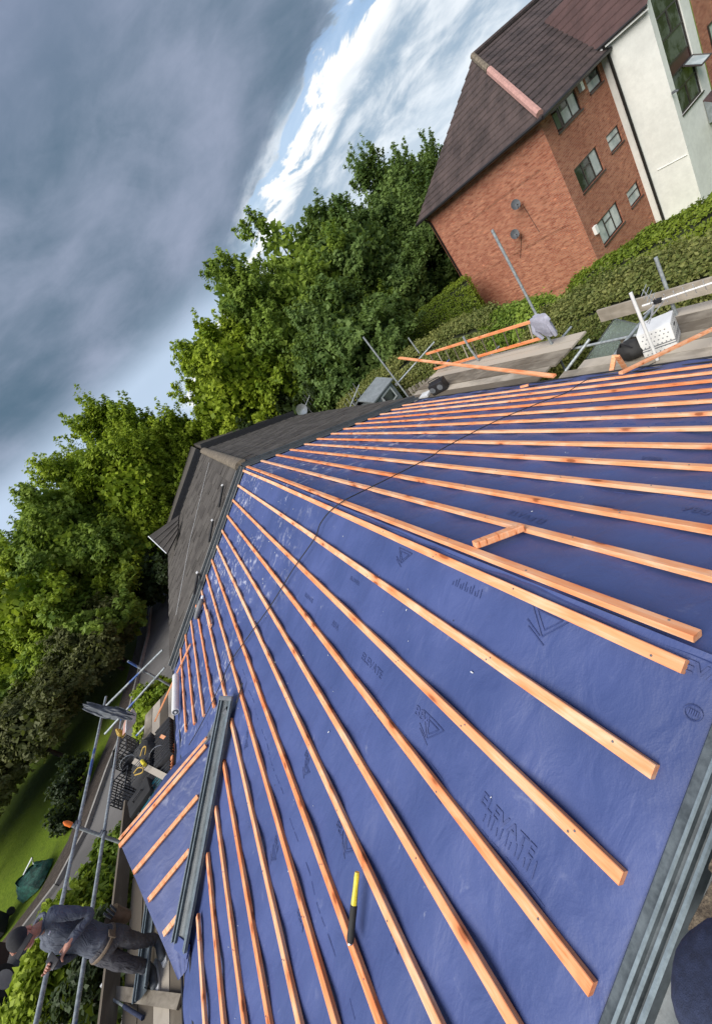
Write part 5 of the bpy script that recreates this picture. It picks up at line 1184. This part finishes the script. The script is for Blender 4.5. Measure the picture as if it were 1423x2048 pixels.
tag(lay(hr(1040, 774, .01), hr(1056, 770, .01), (ST, 0, CT), None, 'batten_offcut', 1.4, 1.2), 'tiny orange offcut lying near the right eave by the far loose batten', 'timber')
# white patterned box with dark band
bx = hz(1305, 712, ZR); bc = Vector((bx.x + .22, bx.y - .02, ZR + .19))
wb_ = thing('carton', 'white patterned carton with a dark band on the right scaffold', 'box', (bc.x, bc.y, ZR)); Rz = Matrix.Rotation(.35, 3, 'Z')
m_ = MB(); m_.box(bc, (.36, .40, .38), Rz, .012); m_.build('carton_body', M['white'], wb_, True)
for z_ in (-.06, -.095): 
    m_ = MB(); m_.box(bc + Vector((0, 0, z_)), (.364, .404, .014), Rz); m_.build('dark_band', M['lead'], wb_)
m_ = MB(); m_.box(bc + Rz @ Vector((0, -.2, .08)), (.08, .012, .03), Rz, .004); m_.build('hand_hole', M['black'], wb_, True)
for ff in (0, 1):
    m_ = MB()
    for i in range(7):
        for j in range(6):
            u_, v_ = -.15 + i * .05 + (.025 if j % 2 else 0), -.16 + j * .06
            if abs(u_) > .165: continue
            p = bc + Rz @ (Vector((u_, -.2015, v_)) if ff == 0 else Vector((-.1815, u_, v_))); ex = Rz @ (Vector((1, 0, 0)) if ff == 0 else Vector((0, 1, 0))); w_ = Vector((0, 0, 1))
            m_.quad(p - ex * .011, p - w_ * .011, p + ex * .011, p + w_ * .011)
    m_.build('printed_pattern', M['lead'], wb_, kind='stuff')
# black mesh bag
gb = hz(1264, 720, ZR); m_ = MB(); rows = []
for i in range(9):
    f = i / 8; rr = .17 * math.sin(math.pi * (.12 + .80 * f)) ** .6; rows.append([gb + Vector((.06 + math.cos(a) * rr * (1 + .15 * math.sin(3 * a + f * 5)), math.sin(a) * rr * 1.2, .02 + .26 * f)) for a in np.linspace(0, 2 * math.pi, 15)])
m_.sweep(rows); m_.add(rows[-1], [tuple(range(14))]); bg = m_.build('mesh_bag', M['rubber'], None, True); tag(bg, 'black mesh bag slumped beside the white carton at the right eave', 'bag')
m_ = MB(); m_.tube(smooth([gb + Vector((-.05, -.1, .25)), gb + Vector((-.08, 0, .36)), gb + Vector((0, .1, .26))], 5), .012, 6); m_.build('strap', M['black'], bg, True)
# TV aerial on a white mast
xa = 4.75; a, c = hx(1262, 585, xa), hx(1312, 716, xa); mastx = (xa, c.y, c.z)
ae = thing('television_aerial', 'white mast with a slanting television aerial standing behind the right eave', 'aerial', (xa, c.y, ZR))
m_ = MB(); m_.tube([(xa, c.y, ZR), (xa, c.y, a.z - .3), (xa, c.y, a.z)], .021, 10); m_.build('mast', M['white'], ae, True)
b0, b1 = hx(1283, 612, xa + .03), hx(1440, 560, xa + .25); m_ = MB(); m_.tube([b0, b1], .012, 6); m_.build('boom', M['white'], ae, True)
d = (b1 - b0).normalized(); up = Vector((0, 0, 1)); sd2 = d.cross(up).normalized(); up2 = sd2.cross(d)
for i in range(12):
    p = b0 + d * (.16 + i * .095); m_ = MB(); L_ = .085; m_.tube([p - up2 * L_ - sd2 * L_ * .6, p + up2 * L_ + sd2 * L_ * .6], .005, 5); m_.build('element', M['alu'], ae)
p = b0 + d * .12
for s_ in (-1, 1):
    m_ = MB()
    for j in range(4): m_.tube([p + up2 * s_ * (.05 + j * .05) - d * (.02 * j) - sd2 * .14, p + up2 * s_ * (.05 + j * .05) - d * (.02 * j) + sd2 * .14], .005, 5)
    m_.tube([p, p + up2 * s_ * .21 - d * .07], .007, 5); m_.build('reflector', M['alu'], ae, kind='stuff')
m_ = MB(); m_.box(p + d * .05, (.05, .09, .06), None, .01); m_.build('junction_box', M['black'], ae, True)
m_ = MB(); m_.tube([b0 - d * .02 - Vector((0, 0, .12)), p + d * .1], .009, 5); m_.tube([b0 - d * .02 - Vector((0, 0, .25)), p + d * .14], .009, 5); m_.build('brace', M['alu'], ae, True)
# sheet of glass propped below the boards
xg = 6.05; G = [hx(1158, 735, xg), hx(1228, 637, xg), hx(1300, 655, xg), hx(1262, 735, xg)]
gs = thing('glass_sheet', 'pale sheet of glass leaning between the two lengths of right scaffold', 'glass', tuple(G[0]))
m_ = MB(); m_.prism(G, (.008, 0, 0)); m_.build('pane', M['sheetglass'], gs)
m_ = MB(); m_.tube(G[:3], .009, 5); m_.build('edge_trim', M['lead'], gs)
# black radio at the far eave
rc = hz(876, 778, ZR + .10); Rr = Matrix.Rotation(.5, 3, 'Z')
rd = thing('site_radio', 'black box shaped radio on the boards at the far right eave', 'radio', (rc.x, rc.y, ZR))
m_ = MB(); m_.box(rc + Vector((0.05, 0, .06)), (.26, .42, .28), Rr, .03); m_.build('case', M['black'], rd, True)
m_ = MB(); m_.tube([rc + Rr @ Vector((.05, -.16, .20)), rc + Rr @ Vector((.05, -.16, .27)), rc + Rr @ Vector((.05, .16, .27)), rc + Rr @ Vector((.05, .16, .20))], .014, 6); m_.build('handle', M['rubber'], rd, True)
for s_ in (-.11, .11): m_ = MB(); m_.tube([rc + Rr @ Vector((-.081, s_, .06)), rc + Rr @ Vector((-.09, s_, .06))], .075, 14); m_.build('speaker', M['lead'], rd, True)
m_ = MB(); m_.box(hz(850, 790, ZR + .05), (.22, .3, .08), Matrix.Rotation(.3, 3, 'Z'), .02); tag(m_.build('folded_sheet', M['board_insul'], None, True), 'folded pale sheet beside the black radio at the far right eave', 'sheet')
# terracotta trellis panel and fence beyond the end of the boards
fp = thing('garden_fence', 'red brown slatted fence panel below the far end of the right scaffold', 'fence', (5.9, 13.0, GZ))
f0, f1 = hz(812, 782, -3.2), hz(868, 752, -3.2); f0.z = f1.z = -4.4
for i in range(9):
    p = f0.lerp(f1, i / 8); lay(p, p + Vector((0, 0, 1.25)), (0, 1, 0), fp, 'slat', 2.0, 1.0, BRD).data = BRD
for z_ in (-4.0, -3.35): lay(f0 + Vector((0, .03, z_ + 4.4)), f1 + Vector((0, .03, z_ + 4.4)), (0, 0, 1), fp, 'rail', 1.0, 1.0, BRD)
# grey shed with white framed window and old aerials beyond
sh = thing('garden_shed', 'small grey shed with white framed window beyond the far right verge', 'shed', (5.6, 14.2, GZ))
sc0 = hz(757, 800, -2.9); Rs_ = Matrix.Rotation(.25, 3, 'Z'); sc_ = Vector((sc0.x, sc0.y + .2, 0))
m_ = MB(); m_.box(sc_ + Vector((0, 0, -3.45)), (1.25, 1.2, 1.7), Rs_); m_.build('wall', M['shedgrey'], sh)
m_ = MB(); rp = [sc_ + Rs_ @ Vector(v_) for v_ in ((-.72, -.72, -2.62), (.72, -.72, -2.62), (.72, .0, -2.3), (-.72, .0, -2.3))]; m_.prism(rp, (0, 0, -.05)); rp = [sc_ + Rs_ @ Vector(v_) for v_ in ((-.72, .72, -2.62), (.72, .72, -2.62), (.72, .012, -2.3), (-.72, .012, -2.3))]; m_.prism(rp, (0, 0, -.05)); m_.build('roof', M['shedgrey'], sh)
m_ = MB(); m_.box(sc_ + Rs_ @ Vector((.1, -.61, -3.0)), (.7, .04, .5), Rs_); wf = m_.build('window_frame', M['white'], sh)
m_ = MB(); m_.box(sc_ + Rs_ @ Vector((.1, -.635, -3.0)), (.54, .01, .36), Rs_); m_.build('pane', M['pane_dark'], wf)
for (px, py), lb in (((705, 806), 'old silver aerial lying against the grey shed roof'), ((612, 812), 'old aerial and small dish standing beyond the far grey roof')):
    c_ = far(px, py, 15.5 if px > 650 else 21); o = thing('old_aerial', lb, 'aerial', (c_.x, c_.y, GZ if px < 650 else c_.z - .3), 'old aerials beyond the roof')
    m_ = MB(); m_.tube([c_ + Vector((-.5, 0, -.15)), c_ + Vector((.7, .1, .28))], .018, 5); m_.build('boom', M['alu'], o)
    for i in range(6): 
        p = c_ + Vector((-.5 + i * .2, 0.02 * i, -.15 + i * .07)); m_ = MB(); m_.tube([p + Vector((0, -.1, .3)), p + Vector((0, .1, -.3))], .012, 5); m_.build('element', M['alu'], o)
    m_ = MB(); m_.tube([c_ + Vector((0, 0, 0)), Vector((c_.x, c_.y, GZ if px < 650 else c_.z - .4))], .025, 6); m_.build('mast', M['alu'], o)
    if px < 650:
        m_ = MB(); rows = [[c_ + Vector((-.35 + math.cos(t) * r, -.1 - r * r * .6, .05 + math.sin(t) * r)) for t in np.linspace(0, 6.2832, 15)] for r in (.02, .15, .3)]; m_.sweep(rows); m_.build('dish', M['alu'], o, 'all')
# green bag, bins and car down on the left
gc = hz(78, 1760, GZ); m_ = MB(); rows = []
for i in range(9):
    f = i / 8; r = .50 * (1 - .40 * f ** 2) * (1 + .12 * noise.noise(Vector((f * 4, 1, 5)))) ; rows.append([gc + Vector((math.cos(a) * r * (1 + .13 * math.sin(4 * a + f * 3)) , math.sin(a) * r * .8 * (1 + .1 * math.cos(5 * a)), .02 + .36 * f + .16 * f * noise.noise(Vector((a * 1.3, f * 3, 2))))) for a in np.linspace(0, 2 * math.pi, 21)])
m_.sweep(rows); m_.add([p + Vector((0, 0, -.06)) for p in rows[-1]], [tuple(range(20))]); gg = m_.build('garden_bag', M['greenbag'], None, True); tag(gg, 'crumpled green garden waste bag standing on the lawn', 'bag')
m_ = MB(); m_.tube([rows[-1][3], rows[-1][3] + Vector((.1, .05, .14)), rows[-1][7]], .02, 5); m_.build('handle', M['board_insul'], gg, True)
bn = hz(18, 1850, GZ); wbn = thing('wheelie_bin', 'black wheelie bin with yellow sticker at the left picture edge', 'bin', tuple(bn)); bn = bn + Vector((-.2, 0, 0))
m_ = MB(); m_.sweep([[bn + Vector((x * w_, y * w_, z_)) for x, y in ((-.29, -.29), (.29, -.29), (.29, .29), (-.29, .29), (-.29, -.29))] for w_, z_ in ((.78, .06), (1.0, .95))]); m_.build('bin_body', M['black'], wbn)
m_ = MB(); m_.box(bn + Vector((0, 0, .98)), (.64, .66, .06), None, .02); m_.build('lid', M['black'], wbn, True)
m_ = MB(); m_.box(bn + Vector((.275, 0, .55)), (.01, .24, .16)); m_.build('sticker', M['yellow'], wbn)
for s_ in (-1, 1): m_ = MB(); m_.tube([bn + Vector((s_ * .26, .26, .1)), bn + Vector((s_ * .31, .26, .1))], .1, 12); m_.build('wheel', M['rubber'], wbn, True)
wp = hz(8, 1962, GZ + .3); cr = thing('parked_car', 'dark maroon parked car cut off by the left picture edge', 'car', (wp.x - .86, wp.y - 1.3, GZ)); cy = Vector((wp.x - .86, wp.y - 1.3, GZ))
prof = [(-2.05, .35), (-2.05, .75), (-1.55, .92), (-1.0, 1.0), (-.45, 1.42), (.95, 1.46), (1.75, 1.02), (2.0, .9), (2.02, .35)]
m_ = MB(); rows = [[cy + Vector((x * (1 if z_ < 1.05 else .84), y, z_)) for y, z_ in prof] for x in (-.86, -.80, 0, .80, .86)]
m_.sweep(rows); 
for r in (rows[0], rows[-1]): m_.add(r, [tuple(range(len(prof)))])
m_.build('body', M['carpaint'], cr, True)
for sx in (-1, 1):
    m_ = MB(); m_.add([cy + Vector((sx * (.872 if z_ < 1.05 else .76), y, z_)) for y, z_ in ((-.85, 1.03), (-.42, 1.36), (.88, 1.39), (1.45, 1.05))], [(0, 1, 2, 3)]); m_.build('side_window', M['pane_dark'], cr)
    for yy_ in (-1.3, 1.3):
        c_ = cy + Vector((sx * .80, yy_, .31)); m_ = MB(); m_.tube([c_ - Vector((.1, 0, 0)), c_ + Vector((.09, 0, 0))], .31, 20); w_ = m_.build('wheel', M['rubber'], cr, True)
        m_ = MB(); m_.tube([c_ + Vector((sx * .088, 0, 0)), c_ + Vector((sx * .10, 0, 0))], .19, 16); m_.build('rim', M['alu'], w_, True)
# ================================================================== PEOPLE
def skin_mesh(name, nodes, edges, mat, parent=None, sub=2, disp=0.0, freq=9.0):
    """nodes: name -> (point, rx[, ry]); first node is the root"""
    keys = list(nodes); me = bpy.data.meshes.new(name)
    me.from_pydata([tuple(nodes[k_][0]) for k_ in keys], [(keys.index(a), keys.index(c)) for a, c in edges], []); ob = bpy.data.objects.new(name, me); COL.objects.link(ob)
    md_ = ob.modifiers.new('s', 'SKIN'); md_.use_smooth_shade = True
    sv = me.skin_vertices[0].data
    for i, k_ in enumerate(keys): r = nodes[k_][1:]; sv[i].radius = (r[0], r[-1]); sv[i].use_root = (i == 0)
    sb = ob.modifiers.new('b', 'SUBSURF'); sb.levels = sub; sb.render_levels = sub
    dg = bpy.context.evaluated_depsgraph_get(); m2 = bpy.data.meshes.new_from_object(ob.evaluated_get(dg)); bpy.data.objects.remove(ob)
    m2.name = name; m2.materials.clear(); m2.materials.append(mat)
    if disp:
        m2.update()
        for v_ in m2.vertices: v_.co += v_.normal * disp * (noise.noise(v_.co * freq) + .6 * noise.noise(v_.co * freq * 2.3 + Vector((3, 1, 7))))
    m2.polygons.foreach_set('use_smooth', [True] * len(m2.polygons))
    return link(name, m2, parent)
def chain(*ks): return list(zip(ks[:-1], ks[1:]))
# ---- the man on the left deck, read off the picture at his own distance
XM = -4.92
def mp(px, py, dx=0.0): return hx(px, py, XM + dx)
nfoot, ffoot = hz(326, 1889, ZL), hz(311, 1942, ZL)
man = thing('person', 'man in dark cap and slate sweatshirt looking down at his hands on the deck', 'person', tuple((nfoot + ffoot) / 2))
pel = mp(206, 1886); chest = mp(128, 1858); neck = mp(86, 1852); 
shn, shf = mp(100, 1826, .19), mp(100, 1876, -.19)
hipn, hipf = pel + Vector((.10, .03, -.04)), pel + Vector((-.10, -.02, -.04))
kn, kf = mp(268, 1882, .06), mp(256, 1928, -.04)
an, af = nfoot + Vector((0, .03, .10)), ffoot + Vector((0, .03, .10))
eln, wrn, hn = mp(183, 1826, .27), mp(136, 1890, .12), mp(126, 1906, .06)
elf, wrf, hf = mp(150, 1908, -.26), mp(104, 1930, -.10), mp(92, 1936, -.02)
headc = mp(44, 1880, .01)
fw = Vector((.22, -.97, 0)).normalized()
# body: torso, limbs, neck, one continuous surface inside the clothes
bn_ = {'pel': (pel, .095, .07), 'belly': (pel.lerp(chest, .5), .10, .075), 'chest': (chest, .115, .08), 'neck0': (neck, .06), 'neck1': (neck.lerp(headc, .5), .055), 'head': (headc.lerp(neck, .1), .07),
       'sn': (shn, .055), 'en': (eln, .042), 'wn': (wrn, .030), 'sf': (shf, .055), 'ef': (elf, .042), 'wf': (wrf, .030), 'hn': (hipn, .055), 'kn': (kn, .042), 'an': (an, .034), 'hf': (hipf, .055), 'kf': (kf, .042), 'af': (af, .034),
       'pn': (wrn.lerp(hn, .7), .036, .022), 'pf': (wrf.lerp(hf, .7), .036, .022)}
ed = chain('pel', 'belly', 'chest', 'neck0', 'neck1', 'head') + chain('chest', 'sn', 'en', 'wn', 'pn') + chain('chest', 'sf', 'ef', 'wf', 'pf') + chain('pel', 'hn', 'kn', 'an') + chain('pel', 'hf', 'kf', 'af')
# fingers
for tg, w0, h0, other in (('n', wrn, hn, hf), ('f', wrf, hf, hn)):
    d = (h0 - w0).normalized(); acr = d.cross(Vector((0, 0, 1))).normalized(); dn = Vector((0, 0, -1))
    for i, L_ in enumerate((.070, .080, .074, .058)):
        p0 = w0.lerp(h0, .8) + acr * (-.027 + i * .018); p1 = p0 + d * L_ * .5 + dn * .008; p2 = p1 + d * L_ * .32 + dn * .028
        bn_[f'{tg}f{i}a'] = (p0, .010); bn_[f'{tg}f{i}b'] = (p1, .0095); bn_[f'{tg}f{i}c'] = (p2, .008); ed += [('p' + tg, f'{tg}f{i}a'), (f'{tg}f{i}a', f'{tg}f{i}b'), (f'{tg}f{i}b', f'{tg}f{i}c')]
    p0 = w0.lerp(h0, .45) + acr * .028; p1 = p0 + acr * .022 + d * .035; p2 = p1 + d * .035 + Vector((0, 0, .006))
    bn_[f'{tg}ta'] = (p0, .012); bn_[f'{tg}tb'] = (p1, .011); bn_[f'{tg}tc'] = (p2, .009); ed += [('p' + tg, f'{tg}ta'), (f'{tg}ta', f'{tg}tb'), (f'{tg}tb', f'{tg}tc')]
skin_mesh('body', bn_, ed, M['skin'], man, 2)
# head with face: an egg shaped by its features, bowed forward
hfw = Vector((.52, -.85, 0)).normalized()
upv_ = (Vector((0, 0, 1)) + hfw * .30).normalized(); fwd = (hfw - upv_ * hfw.dot(upv_)).normalized(); rgt = fwd.cross(upv_).normalized()
bm = bmesh.new(); bmesh.ops.create_uvsphere(bm, u_segments=28, v_segments=20, radius=1)
for v_ in bm.verts:
    x, y, z = v_.co
    jaw = sstep(.1, -1, z); x *= .078 * (1 - .28 * jaw); yy_ = y * .098 * (1 - .12 * jaw); zz_ = z * .118
    if y > .2:
        cx_ = x / .078
        yy_ += .026 * math.exp(-(cx_ / .18) ** 2 - ((z + .12) / .17) ** 2)              # nose
        yy_ -= .012 * (math.exp(-((cx_ - .42) / .2) ** 2 - ((z - .08) / .12) ** 2) + math.exp(-((cx_ + .42) / .2) ** 2 - ((z - .08) / .12) ** 2))   # eye sockets
        yy_ += .008 * math.exp(-(cx_ / .5) ** 2 - ((z - .26) / .1) ** 2)               # brow
        yy_ += .007 * math.exp(-(cx_ / .3) ** 2 - ((z + .46) / .07) ** 2)              # lips
        yy_ += .010 * math.exp(-(cx_ / .3) ** 2 - ((z + .80) / .16) ** 2)              # chin
    v_.co = headc + rgt * x + fwd * yy_ + upv_ * zz_
hm = bpy.data.meshes.new('head'); bm.to_mesh(hm); bm.free(); hm.materials.append(M['skin']); hm.polygons.foreach_set('use_smooth', [True] * len(hm.polygons)); head = link('head', hm, man)
for s_ in (-1, 1):
    m_ = MB(); e = headc + rgt * s_ * .078 + upv_ * .0; m_.tube([e - upv_ * .03 - fwd * .005, e + upv_ * .0 + rgt * s_ * .012, e + upv_ * .03 - fwd * .008], [.010, .017, .014], 8); m_.build('ear', M['skin'], head, True)
    m_ = MB(); e = headc + rgt * s_ * .032 + upv_ * .010 + fwd * .082; m_.tube([e - rgt * .012, e, e + rgt * .012], [.003, .0075, .003], 6); m_.build('eye', M['rubber'], head, True)
m_ = MB(); e = headc - upv_ * .055 + fwd * .094; m_.tube([e - rgt * .024, e + fwd * .003, e + rgt * .024], [.003, .006, .003], 6); m_.build('mouth', M['pinkfoam'], head, True)
# cap: crown and peak
m_ = MB(); rows = []
for i in range(8):
    f = i / 7 * 1.5; rows.append([headc - fwd * .008 + upv_ * (.030 + math.sin(f) * .092) + (rgt * math.cos(a) * .084 + fwd * math.sin(a) * .106) * max(.02, math.cos(f)) for a in np.linspace(0, 2 * math.pi, 25)])
m_.sweep(rows); m_.add(rows[-1], [tuple(range(24))]); cap = m_.build('cap', M['capcloth'], man, 'all')
m_ = MB(); rows = [[headc + upv_ * (.052 - t * .014 - abs(a_) * .012) + fwd * (.088 + t * .060 * (1 - .3 * a_ * a_)) + rgt * a_ * .082 for a_ in np.linspace(-1, 1, 9)] for t in (0, .35, .7, 1)]
m_.sweep(rows); m_.sweep([[p - upv_ * .006 for p in r] for r in rows]); m_.build('peak', M['capcloth'], cap, True)
# sweatshirt, jeans, boots
sw = {'b0': (pel + Vector((0, -.01, -.01)), .158, .125), 'b': (pel.lerp(chest, .22), .155, .122), 'm': (pel.lerp(chest, .55), .150, .115), 'c': (chest, .165, .12), 'u': (chest.lerp(neck, .6), .13, .10), 'n': (neck + Vector((0, 0, .0)), .082, .08),
      'sn': (shn, .072), 'un': (shn.lerp(eln, .5), .058), 'en': (eln, .058), 'fn': (eln.lerp(wrn, .6), .047), 'wn': (wrn.lerp(hn, .30), .041), 'sf': (shf, .072), 'uf': (shf.lerp(elf, .5), .058), 'ef': (elf, .058), 'ff': (elf.lerp(wrf, .6), .047), 'wf': (wrf.lerp(hf, .30), .041)}
skin_mesh('sweatshirt', sw, chain('c', 'm', 'b', 'b0') + chain('c', 'u', 'n') + chain('c', 'sn', 'un', 'en', 'fn', 'wn') + chain('c', 'sf', 'uf', 'ef', 'ff', 'wf'), M['sweat'], man, 3, .013, 9)
# collar roll
m_ = MB(); m_.tube([neck + Vector((math.cos(a) * .075, math.sin(a) * .075, .035 + .02 * math.sin(a))) for a in np.linspace(0, 6.2832, 15)], .020, 7, False); m_.build('collar', M['sweat'], man, True)
jn = {'p': (pel, .15, .12), 'w': (pel + Vector((0, 0, .10)), .145, .115), 'hn': (hipn + Vector((.005, 0, -.06)), .094), 'tn': (hipn.lerp(kn, .55), .084), 'kn': (kn, .070), 'cn': (kn.lerp(an, .5), .066), 'an': (an + Vector((0, 0, .0)), .064),
      'hf': (hipf + Vector((-.005, 0, -.06)), .094), 'tf': (hipf.lerp(kf, .55), .084), 'kf': (kf, .070), 'cf': (kf.lerp(af, .5), .066), 'af': (af, .064)}
skin_mesh('jeans', jn, chain('w', 'p') + chain('p', 'hn', 'tn', 'kn', 'cn', 'an') + chain('p', 'hf', 'tf', 'kf', 'cf', 'af'), M['jeans'], man, 3, .011, 10)
for a_, ft in ((an, nfoot), (af, ffoot)):
    skin_mesh('boot', {'h': (ft + Vector((0, .03, .055)), .05, .05), 'a': (ft + Vector((0, .03, .12)), .056), 'm': (ft + fw * .10 + Vector((0, 0, .05)), .048, .045), 't': (ft + fw * .20 + Vector((0, 0, .038)), .045, .034)}, [('h', 'a'), ('h', 'm'), ('m', 't')], M['tarp'], man, 2)
    m_ = MB(); m_.prism([ft + rgt * s_ * .048 + fw * f + Vector((0, 0, .002)) for s_, f in ((-1, -.08), (1, -.08), (1.05, .14), (.6, .245), (-.6, .245), (-1.05, .14))], (0, 0, .022)); m_.build('boot_sole', M['board_insul'], man)
# belt with pouch at the back and a buckle patch in front, phone in hands
m_ = MB(); m_.tube([pel + Vector((math.cos(a) * .158, math.sin(a) * .125, .0)) for a in np.linspace(0, 6.2832, 21)], .018, 6, False); m_.build('tool_belt', M['leather'], man, True)
pc = mp(236, 1838, .06)
m_ = MB(); rows = [[pc + Vector((math.cos(a) * .09 * w_, math.sin(a) * .07 * w_ + .03, z_)) for a in np.linspace(0, 6.2832, 13)] for w_, z_ in ((.4, -.14), (.9, -.10), (1.0, .0), (1.15, .09))]
m_.sweep(rows); m_.add(rows[0], [tuple(range(12))]); pch = m_.build('tool_pouch', M['leather'], man, True)
for i in range(3): m_ = MB(); q = pc + Vector((-.04 + i * .04, .03, .05)); m_.tube([q, q + Vector((.01 * i, .03, .10))], .011, 6); m_.build('pouch_tool', M['tarp'], pch, True)
m_ = MB(); q = pel + fw * .03 + Vector((.165, -.03, .03)); m_.box(q, (.014, .085, .075), Matrix.Rotation(.25, 3, 'Z'), .004); m_.build('buckle_patch', M['leather'], man, True)
hc = hn.lerp(hf, .55) + Vector((0, 0, .012)); m_ = MB(); m_.box(hc, (.075, .15, .010), Matrix((rgt, fwd, upv_)).transposed(), .004); tag(m_.build('phone', M['black'], None, True), 'black phone held in the hands of the man on the left deck', 'phone')
m_ = MB(); q = mp(101, 1862, .17); m_.bar(q, q + Vector((0, -.035, .008)), .014, .004, (1, 0, 0)); m_.build('chest_mark', M['board_insul'], man)
# ---- the photographer: only his denim leg reaches into the picture
FT = Vector((-.60, .17, -.27 + .085)); kneeP = CAM + ray(1452, 1985).normalized() * 1.10; hipP = Vector((-.56, -.42, .56)); FT = Vector((kneeP.x + .02, kneeP.y - .20, -.17))
pg2 = thing('person', 'photographer of whom only one dark blue denim knee shows at the bottom right', 'person', (FT.x, FT.y, -.2))
lg = {'p': (hipP, .15, .12), 'h': (hipP.lerp(kneeP, .3), .10), 't': (hipP.lerp(kneeP, .65), .095), 'k': (kneeP, .104), 'k2': (kneeP.lerp(FT, .15), .098), 'c': (kneeP.lerp(FT, .5), .076), 'a': (FT + Vector((0, 0, .07)), .07)}
skin_mesh('jeans', lg, chain('p', 'h', 't', 'k', 'k2', 'c', 'a'), M['denim'], pg2, 3, .021, 8)
skin_mesh('boot', {'h': (FT + Vector((0, -.02, .03)), .05), 'm': (FT + Vector((-.02, .06, .02)), .046), 't': (FT + Vector((-.03, .13, .0)), .04, .03)}, [('h', 'm'), ('m', 't')], M['leather'], pg2, 2)
